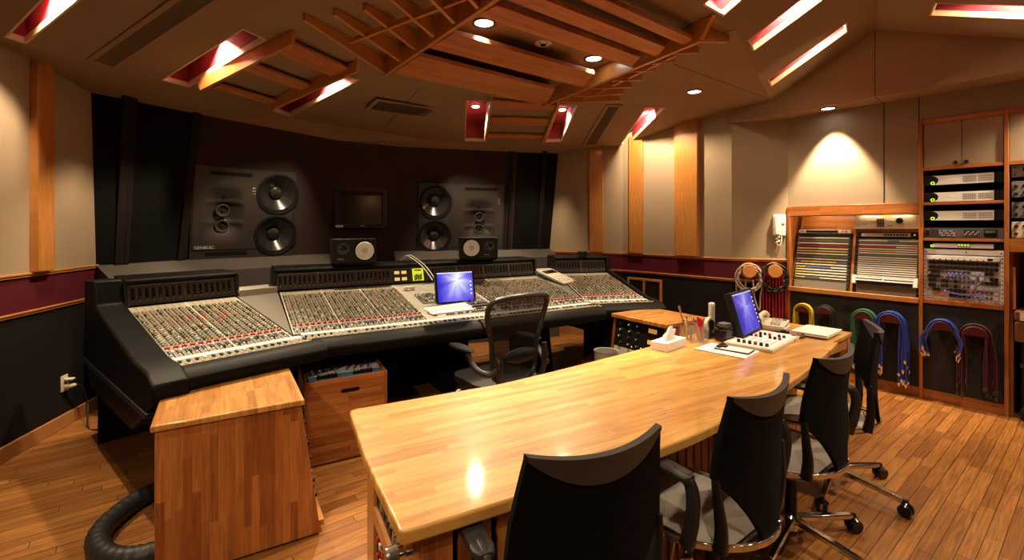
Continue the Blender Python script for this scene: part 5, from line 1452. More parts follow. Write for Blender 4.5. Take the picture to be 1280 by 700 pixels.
MB().prism([(.15, .05, .02), (.27, .05, .02), (.27, .05, .2), (.15, .05, .2)], (0, .06, -.02)).build('stand', BLACK, dm)
Mi = Mm.inverted(); fc = bl + xd * .2 + bkd * .12
MB().lathe([(0, 0), (.11, 0), (.11, .012), (.03, .02), (.03, .06), (0, .06)], 28, Mi @ Matrix.Translation(Vector((fc.x, fc.y, ZD)))).build('foot', BLACK, dm)
# white control panel with knobs
c = [P(952.7, 442.5, ZD), P(985.5, 427, ZD), P(956.6, 412.5, ZD), P(916.7, 431.0, ZD)]
M_, a_, b_ = quad_frame(c); t = thing('control_panel', 'cream control box with rows of black knobs in front of the blue monitor', 'control panel', m=M_)
MB().bx(-a_ / 2, a_ / 2, -b_ / 2, b_ / 2, 0, .022).build('case', CREAM, t, bevel=.004); MB().bx(-a_ / 2 + .012, a_ / 2 - .012, -b_ / 2 + .012, b_ / 2 - .012, .022, .0245).build('top_plate', PAPER, t)
for i in range(6):
    k = MB().cyl((-a_ * .40, -b_ * .33 + i * b_ * .115, .0245), (-a_ * .40, -b_ * .33 + i * b_ * .115, .044), .0115, .009, 12); k.build('knob', (KDRK, BLACK, RED, BLACK, KDRK, BLACK)[i], t)
for i in range(7):
    for j in range(2):
        k = MB().cyl((a_ * (.06 + .16 * j), -b_ * .32 + i * b_ * .10, .0245), (a_ * (.06 + .16 * j), -b_ * .32 + i * b_ * .10, .040), .010, .008, 12)
        if (i + j) % 4 != 3: k.build('knob', BLACK if (i * 3 + j) % 5 else RED, t)
for i in range(5): MB().bx(-a_ * .28, a_ * -.05, -b_ * .33 + i * b_ * .15, -b_ * .33 + i * b_ * .15 + .006, .0246, .0255).build('pink_strip', mat('pink_strip', (.7, .4, .38), .6), t)
# phone
ph = thing('desk_phone', 'cream desk telephone with handset behind the control box', 'telephone', P(968, 412.5, ZD) + Vector((.02, .05, 0)), RAD(-42))
MB().prism([(-.10, -.09, 0), (.10, -.09, 0), (.10, .09, 0), (-.10, .09, 0)], (0, 0, .03)).build('base', CREAM, ph, bevel=.008)
MB().prism([(-.10, -.09, .03), (-.10, .09, .03), (-.10, .09, .065), (-.10, -.085, .035)], (.19, 0, 0)).build('slope', CREAM, ph, bevel=.005)
hs = smooth_path([(-.075, -.10, .07), (-.075, -.06, .098), (-.075, .02, .105), (-.075, .08, .102), (-.075, .115, .075)], 4)
MB().tube(hs, [.022, .024, .022, .018, .017, .017, .017, .017, .017, .017, .017, .017, .017, .018, .022, .025, .024][:len(hs)], 12).build('handset', CREAM, ph, smooth=60)
for i in range(3):
    for j in range(4): MB().box((.0 + i * .024, -.05 + j * .024, .05 + .0068 * j), (.016, .014, .012)).build('key', WHITE, ph)
MB().bx(-.02, .075, .055, .08, .062, .068).build('window', MIDGREY, ph)
t = thing('magnifier', 'glossy dark dome paperweight before the cream telephone', 'paperweight', P(981, 416.5, ZD), 0)
MB().lathe([(0, 0), (.035, 0), (.034, .008), (.022, .022), (0, .027)], 24).build('dome', BLACKG, t); MB().lathe([(.037, 0), (.037, .005), (.034, .006)], 24).build('ring', CHROME, t)
for (p, q_, lab, m_) in (((966, 416), (977, 421.5), 'black marker lying between the control box and telephone', BLACK), ((977, 418), (993, 426), 'silver marker lying right of the control box', SILVER)):
    a, b = P(*p, ZD + .008), P(*q_, ZD + .008)
    pen('marker', lab, 'marker', a, b - a, (b - a).length, .008, m_, BLACK if m_ is SILVER else MIDGREY, None, .3)
st_ = thing('stapler', 'small black stapler beside the silver marker', 'stapler', P(997, 423.5, ZD), RAD(20))
MB().bx(-.05, .05, -.016, .016, 0, .01).build('base', BLACK, st_, bevel=.003); MB().prism([(-.05, -.013, .016), (.05, -.013, .022), (.05, -.013, .04), (-.04, -.013, .032)], (0, .026, 0)).build('arm', CHROME, st_, bevel=.003)
MB().cyl((.04, -.01, .008), (.04, .01, .03), .006, n=8).build('hinge', CHROME, st_)
c = [P(1031, 425.3, ZD), P(1050.5, 416.5, ZD), P(1011, 409, ZD), P(991, 416.5, ZD)]
M_, a_, b_ = quad_frame(c); M_.translation.z += .0005; t = thing('closed_laptop', 'closed white laptop lying across the joint to the side table', 'laptop', m=M_)
MB().bx(-a_ / 2, a_ / 2, -b_ / 2, b_ / 2, .002, .014).build('base', WHITE, t, bevel=.004); MB().bx(-a_ / 2, a_ / 2, -b_ / 2, b_ / 2, .0155, .025).build('lid', PAPER, t, bevel=.004)
MB().bx(-a_ / 2 + .01, a_ / 2 - .01, -b_ / 2 + .01, b_ / 2 - .01, .014, .0156).build('hinge_strip', MIDGREY, t)

# ================================================================ cable loom, wall outlet and lead at the left
z_ = .052
pts = [P(262, 600, z_), P(215, 606, z_), P(180, 620, z_), P(150, 640, z_), P(126, 664, z_), P(123, 684, z_), P(140, 697, z_), P(172, 696, z_), P(215, 684, z_), P(270, 672, z_)]
pth = smooth_path(pts, 10)
rad = [.046 + .0022 * math.sin(i * 1.9) for i in range(len(pth))]
RIB = mat('ribbed_black_sleeve', (.020, .019, .018), .5)
tag(MB().tube(pth, rad, 16).build('cable_loom', RIB, smooth=80), 'thick black ribbed cable loom curling on the floor beside the tall cabinet', 'cable')
x, y, _ = on_line(79.5, LW0, LD); oz = zat(479, y)
Mo = frame(Vector((x, y, oz)), LD, LOUT, Vector((0, 0, 1)))
ot = thing('wall_outlet', 'cream wall outlet on the black lower left wall, white plug in it', 'outlet', m=Mo)
MB().bx(-.036, .036, -.008, 0, -.06, .06).build('plate', CREAM, ot, bevel=.003)
for z in (.026, -.026): MB().bx(-.016, .016, -.0105, -.008, z - .018, z + .018).build('socket', WHITE, ot)
pl = thing('power_lead', 'black power lead with pale plug running from the wall outlet across the floor', 'power lead', m=Mo)
MB().tube([(.0, -.0108, -.026), (.006, -.03, -.026), (.03, -.05, -.026), (.04, -.055, -.026)], [.016, .018, .014, .008], 12).build('plug', CREAM, pl)
MB().bx(-.014, .03, -.06, -.011, .02, .034).build('second_plug', CREAM, pl, bevel=.004)
Moi = Mo.inverted()
cp = [Mo @ Vector((.04, -.055, -.026)), Mo @ Vector((.09, -.07, -.07)), Mo @ Vector((.11, -.09, -.20)), P(110, 534, .006), P(122, 537, .006), P(155, 537, .006), P(230, 536, .006)]
MB().tube([Moi @ v for v in smooth_path(cp, 6)], .0055, 8).build('cord', BLACK, pl)
# ================================================================ built-in racks in the right wall
MR = frame(R3, UR, WR, Vector((0, 0, 1)))       # x along the wall, -y into the room
def rk(x=0, y=0, z=0): return MR @ Matrix.Translation(Vector((x, y, z)))
def sx(px): return on_line(px, R3, UR)[2]
def zr(px, py):
    x, y, t = on_line(px, R3, UR); return zat(py, y)
DOORC = mat('charcoal_door_cloth', (.032, .028, .026), .9, spec=.15, bump=(380, .5))
# left unit: two slanted patch bays above two cloth doors
u1 = thing('rack_cabinet', 'built-in wooden cabinet with two lit slanted patch bays over charcoal doors', 'cabinet', m=rk())
E1 = 1.072
MB().bx(0, E1, -.02, .03, 1.61, 1.71).build('header', W_XZ, u1, bevel=.003)
MB().bx(0, E1, -.028, .08, .825, .87).build('counter_rail', W_TRIM, u1, bevel=.003)
MB().bx(0, .026, -.02, .40, 0, 1.61).build('side_panel', W_ZY, u1, bevel=.002)
MB().prism([(.552, .0, .87), (.552, .155, 1.61), (.552, .40, 1.61), (.552, .40, .87)], (.022, 0, 0)).build('divider', W_ZY, u1)
MB().prism([(.026, .0, .87), (.085, .155, 1.61), (.03, .3, 1.61), (.026, .3, .87)], (.004, 0, 0)).build('inner_panel', W_ZY, u1)
MB().bx(.026, .55, .26, .28, 1.40, 1.61).build('back_panel', W_XZ, u1); MB().bx(.026, E1, .38, .40, .0, 1.61).build('rear_panel', BLACKM, u1)
MB().bx(.026, E1, .03, .38, 1.66, 1.68).build('top_panel', W_XY, u1)
MB().bx(.575, E1, .14, .16, 1.445, 1.47).build('bay_rail', W_TRIM, u1)
MB().bx(.03, E1, -.012, .01, 0, .09).build('plinth', W_XZ, u1, bevel=.002)
for a, b, kx in ((.03, .546, .52), (.55, E1, .58)):
    d_ = MB().bx(a, b, -.014, .01, .094, .82).build('door', DOORC, u1, bevel=.002)
    MB().cyl((kx, -.014, .735), (kx, -.035, .735), .012, .014, 14).build('knob', BLACK, d_)
# right unit: shelves of gear, cloth doors above and below
XA, XB, XC = 1.1016, 1.595, 1.621
u2 = thing('rack_cabinet', 'tall wooden shelf of silver audio gear with cloth doors above and below', 'cabinet', m=rk())
MB().bx(E1 + .003, XA, -.025, .45, 0, 2.42).build('stile', W_ZX, u2, bevel=.002); MB().bx(XB, XC, -.025, .45, 0, 2.42).build('stile', W_ZX, u2, bevel=.002)
for z0, z1 in ((2.385, 2.42), (1.984, 2.010), (1.684, 1.706), (1.376, 1.398), (.835, .875)):
    MB().bx(XA, XB, -.022, .45, z0, z1).build('shelf', W_XY, u2, bevel=.002)
MB().bx(XA, XB, .43, .45, 0, 2.385).build('rear_panel', BLACKM, u2)
MB().bx(XA, XB, -.012, .01, 0, .09).build('plinth', W_XZ, u2, bevel=.002)
d_ = MB().bx(XA + .004, XB - .004, -.014, .01, .094, .832).build('door', DOORC, u2, bevel=.002); MB().cyl((XB - .035, -.014, .72), (XB - .035, -.04, .72), .014, .016, 14).build('knob', BLACK, d_)
xm = (XA + XB) / 2
for a, b, kx in ((XA + .004, xm - .002, xm - .035), (xm + .002, XB - .004, xm + .03)):
    d_ = MB().bx(a, b, -.012, .01, 2.012, 2.383).build('upper_door', FAB, u2, bevel=.002); MB().cyl((kx, -.012, 2.035), (kx, -.036, 2.035), .013, .015, 14).build('knob', BLACK, d_)
# next unit, mostly out of the picture
u3 = thing('rack_cabinet', 'wooden shelf unit at the right edge of the photo, open below', 'cabinet', m=rk())
XD = 2.14
MB().bx(XC + .001, XD, -.022, .45, 2.385, 2.42).build('shelf', W_XY, u3); MB().bx(XC + .001, XD, -.022, .45, 1.984, 2.010).build('shelf', W_XY, u3); MB().bx(XC + .001, XD, -.022, .45, 1.30, 1.405).build('shelf', W_XZ, u3)
MB().bx(XD, XD + .026, -.025, .45, 0, 2.42).build('stile', W_ZX, u3); MB().bx(XC + .001, XD, .43, .45, 0, 2.385).build('rear_panel', DKGREY, u3)
MB().bx(XC + .001, XC + .02, .03, .43, 0, 1.30).build('inner_panel', W_ZY, u3); MB().bx(XC + .02, XC + .034, .0, .03, .85, 1.18).build('cleat', W_TRIM, u3)
d_ = MB().bx(XC + .004, XD - .004, -.012, .01, 2.012, 2.383).build('upper_door', FAB, u3); MB().cyl((XD - .05, -.012, 2.035), (XD - .05, -.036, 2.035), .013, .015, 14).build('knob', BLACK, d_)

# gear in the middle unit
GW = XB - XA - .008
def gear(name, label, cat, z, h, face, depth=.32, x=None, grp=None, w=None):
    t = thing(name, label, cat, m=rk((XA + .004) if x is None else x, 0, z), group=grp)
    w = w or GW
    MB().bx(0, w, .012, depth, .001, h - .001).build('chassis', BLACK, t)
    MB().bx(0, w, .004, .012, .001, h - .001).build('front_plate', face, t, bevel=.001)
    return t, w
def iface(z, which):
    t, w = gear('audio_interface', 'silver two-unit audio interface with green ring light, ' + which, 'audio interface', z, .086, BLACK)
    h = .086
    pf = [(.085 - .03 * math.cos(RAD(a)), .004, h / 2 + (h / 2 - .004) * math.sin(RAD(a))) for a in range(-90, 91, 15)]
    pr = [(.050 + .045 * math.cos(RAD(a)), .0, h / 2 + (h / 2 - .004) * math.sin(RAD(a))) for a in range(-90, 91, 10)]
    pts = [(w - .055, .0, .004)] + [(w - .055, .0, h - .004)] + pr[::-1]
    MB().prism([(a, -.006, c) for a, b, c in pts], (0, .010, 0)).build('silver_front', SILVER, t)
    rg = MB().tube([Vector((.058 + .011 * math.cos(k * .524), -.008, .020 + .011 * math.sin(k * .524))) for k in range(12)], .0032, 8, closed=True); rg.build('ring_light', LEDG, t)
    gr = MB()
    for b in range(2):
        for r in range(3):
            for k in range(11): gr.box((w * .52 + b * w * .19 + k * w * .0155, -.0062, .025 + r * .017), (.0035, .002, .012))
    gr.build('vent_slots', MIDGREY, t)
    for k in range(3): MB().box((w * .34 + .02 * k, -.0066, .044), (.006, .003, .004)).build('status_light', LEDG if k else LEDY, t)
iface(1.852, 'topmost of the three'); iface(1.7075, 'middle one, resting on the shelf edge'); iface(1.548, 'lowest of the three')
t, w = gear('effects_unit', 'dark grey effects unit with sliders and small screen under the silver interfaces', 'rack unit', 1.4, .088, mat('blue_grey_face', (.16, .15, .17), .4, metal=.3))
for x0, x1, m_ in ((.10, .19, DKGREY), (.20, .42, MIDGREY), (.52, .72, DKGREY), (.77, .92, BLACKG)): MB().bx(w * x0, w * x1, -.001, .004, .014, .074).build('section_plate', m_, t)
for i in range(9): MB().box((w * (.535 + .021 * i), -.003, .032 + .012 * (i % 3)), (.004, .006, .010)).build('slider', SILVER, t)
for i in range(8):
    for j in range(3): MB().box((w * (.215 + .026 * i), -.0025, .024 + .019 * j), (.008, .004, .006)).build('key', SILVER if (i + j) % 3 else DKGREY, t)
MB().bx(w * .785, w * .905, -.003, -.001, .046, .068).build('screen', mat('dim_screen', (.10, .16, .14), .2), t)
for z in (.03, .058): MB().cyl((w * .05, .004, z), (w * .05, -.012, z), .012, n=14).build('knob', BLACK, t)
MB().cyl((w * .055, .004, .078), (w * .055, -.001, .078), .004, n=8).build('lamp', LEDR, t)
t, w = gear('sync_unit', 'slim silver unit with bright green digits above the patch bay', 'rack unit', 1.316, .046, BLACK)
MB().bx(.06, w - .055, -.006, .004, .004, .042).build('silver_front', SILVER, t, bevel=.003)
MB().tube([Vector((.055 + .009 * math.cos(k * .524), -.008, .016 + .009 * math.sin(k * .524))) for k in range(12)], .003, 8, closed=True).build('ring_light', LEDG, t)
ds = MB().bx(w * .445, w * .60, -.0075, -.006, .022, .036).build('display', BLACKG, t)
for i in range(4): MB().bx(w * .45 + i * .0185, w * .45 + i * .0185 + .014, -.0085, -.0075, .024, .034).build('digit', LEDG, ds)
for i in range(5): MB().box((w * (.46 + .033 * i), -.0075, .013), (.010, .003, .005)).build('key', DKGREY, t)
t, w = gear('blank_panel', 'plain white slim rack panel right above the patch bay', 'rack panel', 1.262, .046, PAPER)
for x in (.03, .55, .97):
    MB().cyl((w * x, .004, .023), (w * x, -.001, .023), .005, n=8).build('screw', CHROME, t)
# patch bay with rows of jacks
PBG = mat('patch_bay_face', (.60, .58, .60), .4)
t, w = gear('patch_bay', 'grey patch bay full of black jacks and short blue cables on the bottom shelf', 'patch bay', .878, .380, PBG)
h = .380
for x in (0, w - .016):
    r_ = MB().bx(x, x + .016, -.002, .004, 0, h).build('rack_rail', SILVER, t)
    for k in range(11): MB().box((x + .008, -.003, .018 + k * .0345), (.007, .002, .009)).build('rail_hole', BLACKM, r_)
MB().bx(.02, w - .02, -.012, .004, .338, .372).build('top_strip', PAPER, t, bevel=.002)
for i in range(9): MB().cyl((.07 + i * .038, -.012, .345), (.07 + i * .038, -.022, .345), .005, n=10).build('toggle', CHROME, t)
MB().box((w - .075, -.013, .354), (.03, .003, .016)).build('connector', BLACKM, t)
ln = MB()
for r in range(4): ln.bx(.02, w - .02, -.001, .004, .078 + r * .076, .084 + r * .076, mi=r % 2)
ln.build('colour_lines', (mat('pink_line', (.45, .2, .22), .6), mat('blue_line', (.16, .2, .5), .6)), t)
LAY = ['KKKKKKKKKKKKKKKK', 'KKKKKKKKKKKKKKKK', 'KKKPPPPPPPWWWKK.', 'KKKPPPPPPPWPW.KK', 'KKPKKPKPPPPPPKKK', 'KKPKKPKPPPWWWWWW', '.KKPPKKKKPPPPPPW', '.OOOOKKKKKPPPPPW']
jk = 0
for r, row in enumerate(LAY):
    z = .314 - r * .0385 - (.004 if r % 2 else 0)
    for i, c_ in enumerate(row):
        x = .042 + i * (w - .084) / 15
        if c_ == 'K': MB().box((x, -.001, z), (.023, .012, .026)).build('black_jack', BLACK, t); 
        elif c_ == 'P':
            if jk < 44: MB().cyl((x, .004, z), (x, -.004, z), .0075, n=12).build('round_jack', DKGREY, t); jk += 1
        elif c_ == 'W': MB().box((x, .001, z), (.024, .008, .028)).build('white_plate', mat('pale_plate', (.62, .62, .68), .5), t)
        elif c_ == 'O': MB().box((x, .002, z), (.026, .006, .012)).build('orange_plate', ORANGE, t)
def patchlead(a, b, m_, grp, lab, sag=.03, out=.05):
    p = [(a[0], -.004, a[1]), (a[0], -out, a[1] - .004), ((a[0] + b[0]) / 2, -out * 1.2, (a[1] + b[1]) / 2 - sag), (b[0], -out, b[1] - .002), (b[0], -.004, b[1])]
    o = thing('patch_cable', lab, 'patch cable', m=LOCALS[t.name], group=grp)
    MB().tube(smooth_path(p, 5), .0045, 8).build('cable', m_, o)
    for e in (a, b): MB().cyl((e[0], -.004, e[1]), (e[0], -.034, e[1]), .006, n=10).build('plug', CHROME, o)
X = lambda i: .042 + i * (w - .084) / 15
CBL = mat('blue_cable', (.035, .07, .36), .4); CBR = mat('brown_cable', (.14, .05, .03), .4)
for i in (4.7, 5.6, 6.4, 7.4, 8.6, 11.4): patchlead((X(i), .314 - .077 - .002), (X(i + (.7 if i == 8.6 else 0)), .314 - .1155 - .008), CBL, 'short blue leads in the patch bay', 'short blue lead looping between two jack rows of the grey patch bay', .0, .045)
patchlead((X(3.8), .314 - .231), (X(11.4), .314 - .245), CBL, None, 'long blue lead sagging across the lower rows of the patch bay', .02, .05)
patchlead((X(12.4), .05), (X(11.6), .018), CBL, None, 'short slanting blue lead at the lower right of the patch bay', .0, .05)
patchlead((X(11.3), .314 - .155), (X(8.6), .03), CBR, None, 'brown lead slanting across the right half of the patch bay', .02, .06)
patchlead((X(.2), .314 - .08), (X(-.6), .314 - .125), CBR, None, 'brown lead curling at the left edge of the patch bay', .01, .05)
# gear in the next unit
GX = XC + .012
for z, hh, face, lab in ((1.885, .095, mat('pale_blue_face', (.30, .33, .40), .35, metal=.3), 'pale blue-grey rack unit with dark display, topmost at the right edge of the photo'), (1.725, .13, mat('grey_face', (.20, .20, .21), .4, metal=.3), 'grey rack unit with two black knobs, upper one of two at the right edge'), (1.565, .125, mat('grey_face_lower', (.19, .19, .20), .4, metal=.3), 'grey rack unit with two black knobs, lower one of two at the right edge'), (1.41, .128, CREAM, 'cream rack unit standing on the thick shelf at the right edge')):
    t3, w3 = gear('rack_unit', lab, 'rack unit', z, hh, face, x=GX, w=.49)
    if hh < .1:
        MB().bx(.06, .20, .001, .004, .045, .075).build('display', BLACKG, t3); MB().bx(.06, .14, .002, .004, .02, .03).build('red_marking', RED, t3)
        for q_ in (.02, .075): MB().cyl((.016, .004, q_), (.016, -.001, q_), .006, n=8).build('screw', BLACKM, t3)
    else:
        for q_ in (.09, .032): MB().cyl((.024, .004, q_), (.024, -.02, q_), .012, .010, 14).build('knob', BLACK, t3)
        for k in range(3):
            MB().cyl((.075 + .09 * k, .004, .045), (.075 + .09 * k, -.018, .045), .012, .010, 14).build('knob', BLACK if k % 2 == 0 else WHITE, t3); MB().bx(.06 + .09 * k, .09 + .09 * k, .001, .004, .085, .10).build('window', BLACKG, t3)
# brown case on a black trunk in the open part
tr = thing('storage_box', 'black storage box under the brown leather case at the right edge', 'storage box', m=rk(XC + .06, .02, 0))
MB().bx(0, .42, 0, .36, .05, .60).build('body', BLACK, tr, bevel=.01); MB().bx(-.004, .424, -.004, .364, .40, .43).build('band', DKGREY, tr)
for x in (.04, .38): MB().cyl((x, .06, .05), (x, .06, 0), .025, n=14).build('foot', BLACKM, tr)
cs = thing('leather_case', 'brown leather case with pale corner on the black storage box, right edge', 'case', m=rk(XC + .03, -.03, .602))
LEA = mat('brown_leather', (.16, .055, .025), .45, bump=(180, .3))
MB().bx(0, .42, 0, .33, 0, .16).build('body', LEA, cs, bevel=.012); MB().bx(-.003, .423, -.003, .333, .163, .245).build('lid', LEA, cs, bevel=.014); MB().bx(.03, .10, -.006, -.003, .17, .235).build('sticker', CREAM, cs); MB().bx(.16, .19, -.01, -.002, .13, .19).build('clasp', CHROME, cs)
MB().tube(smooth_path([(.16, -.002, .10), (.17, -.035, .09), (.25, -.035, .09), (.26, -.002, .10)], 4), .008, 8).build('handle', LEA, cs)
bg = thing('black_bag', 'slumped black bag on the floor at the right edge of the photo', 'bag', m=rk(XC + .24, -.16, 0))
MB().grid(lambda u, v: Vector((.17 * math.sin(v * math.pi) ** .6 * math.cos(2 * math.pi * u) * (1 + .1 * math.sin(6.28 * u * 3)), .11 * math.sin(v * math.pi) ** .6 * math.sin(2 * math.pi * u), .085 - .085 * math.cos(v * math.pi) + .012 * math.sin(6.28 * u * 2) * math.sin(v * math.pi))), 28, 12, wrap=True).build('body', BLACKM, bg, smooth=80)
MB().tube(smooth_path([(-.1, 0, .15), (-.06, -.02, .23), (.06, -.02, .23), (.1, 0, .15)], 5), .012, 8).build('handle', BLACK, bg)

# slanted patch bays of the left unit
TS = math.atan(.155 / .74)
def slant(x, z0=.87, y=.012): return rk(x, y + (z0 - .87) * math.tan(TS), z0) @ Matrix.Rotation(-TS, 4, 'X')
GREYP = mat('patch_grey', (.20, .175, .135), .5); STRIPW = mat('label_strip_white', (.80, .75, .66), .6); STRIPG = mat('label_strip_olive', (.13, .16, .085), .6)
DARKROW = mat('patch_dark_row', (.085, .072, .055), .5)
def patch(x, w, h, n, zr0, colors, label):
    t = thing('patch_bay', label, 'patch bay', m=slant(x))
    MB().bx(0, w, 0, .02, 0, h).build('face', GREYP, t)
    for xr in (0, w - .02):
        r_ = MB().bx(xr, xr + .02, -.004, 0, 0, h).build('rack_rail', KDRK, t)
        k = 0
        ho = MB()
        while .012 + k * .042 < h - .01: ho.box((xr + .010, -.005, .018 + k * .042), (.012, .002, .022)); k += 1
        ho.build('rail_slots', BLACKM, r_)
    st = (h - .015 - zr0) / n
    for i in range(n):
        z = h - .015 - (i + .5) * st
        MB().bx(.022, w - .022, -.005, 0, z - st * .46, z - st * .04).build('jack_row', DARKROW, t)
        c_ = colors[i] if i < len(colors) else 'W'
        x0 = .024
        parts = c_.split(',')
        for j, pc in enumerate(parts):
            m_ = {'W': STRIPW, 'R': RED, 'Y': YELLOW, 'G': STRIPG, 'B': mat('strip_blue', (.12, .2, .42), .6) if 'strip_blue' not in bpy.data.materials else bpy.data.materials['strip_blue']}[pc[0]]
            f = float(pc[1:]) if len(pc) > 1 else 1.0
            x1 = x0 + (w - .048) * f
            MB().bx(x0, x1 - .001, -.008, -.0, z + st * .02, z + st * .36).build('label_strip', m_, t); x0 = x1
    return t
patch(.034, .505, .545, 16, .09, ['W', 'G', 'W', 'R', 'W', 'Y', 'W', 'G', 'W', 'B.1,Y.7,B.2', 'W', 'Y.2,B.5,W.3', 'W', 'Y.4,W.6', 'W', 'Y.2,G.3,W.5'], 'left slanted patch bay with rows of white, red and yellow label strips')
patch(.578, .490, .525, 19, .13, ['W.5,B.2,W.3', 'G', 'W', 'R.65,W.35', 'W', 'Y.65,W.35', 'W', 'G', 'W', 'W', 'W', 'W', 'W', 'W', 'W', 'W', 'W', 'W', 'W'], 'right slanted patch bay with mostly white label strips and a white gear shelf')
# white gear lying low in the right patch bay
t = thing('white_rack_frame', 'white rack frame with two rails low in the right patch bay', 'rack frame', m=slant(.574, .87 + .085, -.004))
MB().bx(0, .49, -.03, -.008, .03, .042).bx(.0, .49, -.03, -.008, .058, .068).build('rail', PAPER, t); MB().bx(0, .03, -.034, -.004, 0, .08).build('bracket', WHITE, t); MB().bx(.46, .49, -.034, -.004, 0, .08).build('bracket', WHITE, t); MB().bx(.24, .25, -.032, -.007, .03, .07).build('bracket', WHITE, t)
MB().bx(.04, .45, -.02, -.006, -.005, .027).build('dark_unit', BLACK, t)
# slim units above the patch bays
t = thing('wireless_receiver', 'slim white and black receiver above the left patch bay', 'receiver', m=slant(.060, 1.432, -.004))
MB().bx(0, .47, 0, .2, 0, .034).build('chassis', WHITE, t, bevel=.002); MB().bx(.07, .36, -.003, 0, .006, .028).build('window', BLACKG, t)
for i in range(3): MB().cyl((.02 + .015 * i, 0, .017), (.02 + .015 * i, -.006, .017), .005, n=10).build('knob', DKGREY, t)
for i in range(2): MB().box((.40 + .03 * i, -.002, .017), (.014, .004, .01)).build('key', DKGREY, t)
MB().box((.235, .1, -.012), (.46, .2, .02)).build('shelf_plate', BLACK, t)
t = thing('key_strip', 'black strip of pale keys and eight square buttons above the right patch bay', 'button panel', m=slant(.580, 1.398, -.004))
MB().bx(0, .485, 0, .2, 0, .046).build('chassis', BLACK, t, bevel=.002); MB().bx(.04, .41, -.003, 0, .006, .04).build('face_strip', CREAM, t)
for i in range(8): MB().box((.225 + .0225 * i, -.005, .022), (.016, .006, .018)).build('square_button', DKGREY, t)
for i in range(9): MB().box((.055 + .016 * i, -.005, .022), (.012, .005, .012)).build('key', WHITE, t)
MB().box((.44, -.002, .024), (.01, .004, .01)).build('lamp', LEDY, t)
t = thing('telephone_panel', 'cream control panel with keypad and black knob under the header', 'control panel', m=rk(.578, .062, 1.476))
MB().bx(0, .49, 0, .08, 0, .128).build('face', CREAM, t, bevel=.002); MB().bx(.09, .38, -.004, 0, .01, .115).build('raised_panel', CREAM, t, bevel=.003)
for i in range(3):
    for j in range(4): MB().box((.185 + .02 * i, -.006, .028 + .020 * j), (.016, .006, .015)).build('keypad_key', DKGREY, t)
for x, z, s_ in ((.115, .078, .015), (.155, .078, .03), (.115, .035, .015), (.155, .035, .03), (.265, .078, .02), (.295, .078, .02), (.265, .03, .012), (.285, .03, .012)): MB().box((x, -.0055, z), (s_, .004, .010)).build('button', WHITE if z > .031 else DKGREY, t)
MB().lathe([(.026, 0), (.026, .004), (.018, .005), (.017, .022), (0, .024)], 24, Matrix.Translation(Vector((.345, -.004, .075))) @ Matrix.Rotation(RAD(90), 4, 'X')).build('knob', BLACK, t)
MB().bx(.21, .29, -.006, 0, .118, .127).build('yellow_sticker', YELLOW, t)
la = thing('strip_lamp', 'glowing strip lamp tucked under the header over the left patch bay', 'lamp', m=rk(.10, .055, 1.62))
MB().bx(0, .40, 0, .03, .012, .024).build('housing', WHITE, la); MB().bx(.01, .39, .004, .026, .0, .011).build('tube', emis('strip_lamp_glow', (1, .80, .48), 30), la)
la2 = thing('strip_lamp', 'strip lamp under the header over the right patch bay', 'lamp', m=rk(.62, .034, 1.612))
MB().bx(0, .40, 0, .02, .008, .017).build('housing', WHITE, la2); MB().bx(.01, .39, .002, .018, .0, .007).build('tube', emis('strip_lamp_glow_two', (1, .80, .48), 14), la2)

# half-round hooks with patch cables on the lower doors
MAR = mat('maroon_hook', (.085, .012, .012), .3, coat=.4)
def hook(px, py, r, label):
    x, y, s = on_line(px, R3, UR); z = zat(py, y)
    t = thing('cable_hook', label, 'cable hook', m=rk(s, -.0145, z))
    MB().prism([(r * math.cos(RAD(a)), 0, r * math.sin(RAD(a))) for a in range(0, 181, 12)], (0, -.075, 0)).build('half_round', MAR, t, bevel=.005)
    MB().prism([((r + .012) * math.cos(RAD(a)), -.076, (r + .012) * math.sin(RAD(a))) for a in range(0, 181, 12)], (0, -.007, 0)).build('lip', MAR, t, bevel=.002)
    return s, z
crr = random.Random(11)
def hang(sx_, z, r, n, Lr, m_, grp, lab, rad=.0045, spread=.02, plug=CHROME, flare=.0):
    for i in range(n):
        ro = r + .006 + .026 * (i % 4) / 3; y = -.025 - .055 * crr.random()
        L1_, L2_ = Lr[0] + crr.random() * (Lr[1] - Lr[0]), Lr[0] + crr.random() * (Lr[1] - Lr[0])
        o1, o2 = spread * (crr.random() - .4) + flare, spread * (crr.random() - .4) + flare
        pts = [(-ro - o1 + .35 * flare, y, -L1_), (-ro - o1, y, -L1_ * .5), (-ro - o1 * .3, y, -.02)] + [(ro * math.cos(RAD(a)), y, ro * math.sin(RAD(a))) for a in (160, 125, 90, 55, 20)] + [(ro + o2 * .3, y, -.02), (ro + o2, y, -L2_ * .5), (ro + o2 - .35 * flare, y, -L2_)]
        t = thing('patch_cable', lab, 'patch cable', m=rk(sx_, -.0145, z), group=grp)
        pp = smooth_path(pts, 3)
        MB().tube(pp, rad, 6).build('cable', m_, t)
        for e, nx in ((pp[0], pp[1]), (pp[-1], pp[-2])):
            d = (e - nx).normalized(); MB().tube([e - d * .004, e + d * .012, e + d * .030], [rad * 1.5, rad * 1.5, rad * .7], 8).build('plug', plug, t)
CY = mat('yellow_cable', (.62, .50, .03), .45); CG = mat('green_cable', (.02, .13, .06), .45); CB2 = mat('deep_blue_cable', (.018, .04, .30), .45); CPU = mat('dark_maroon_cable', (.055, .010, .022), .45); CDK = mat('dark_green_cable', (.008, .012, .010), .5)
s, z = hook(1007, 389, .052, 'half-round maroon hook with yellow cables, leftmost on the charcoal doors'); hang(s, z, .052, 16, (.15, .27), CY, 'yellow cables on the cupboard hook', 'yellow patch cable hanging over the leftmost maroon hook', .005, .03)
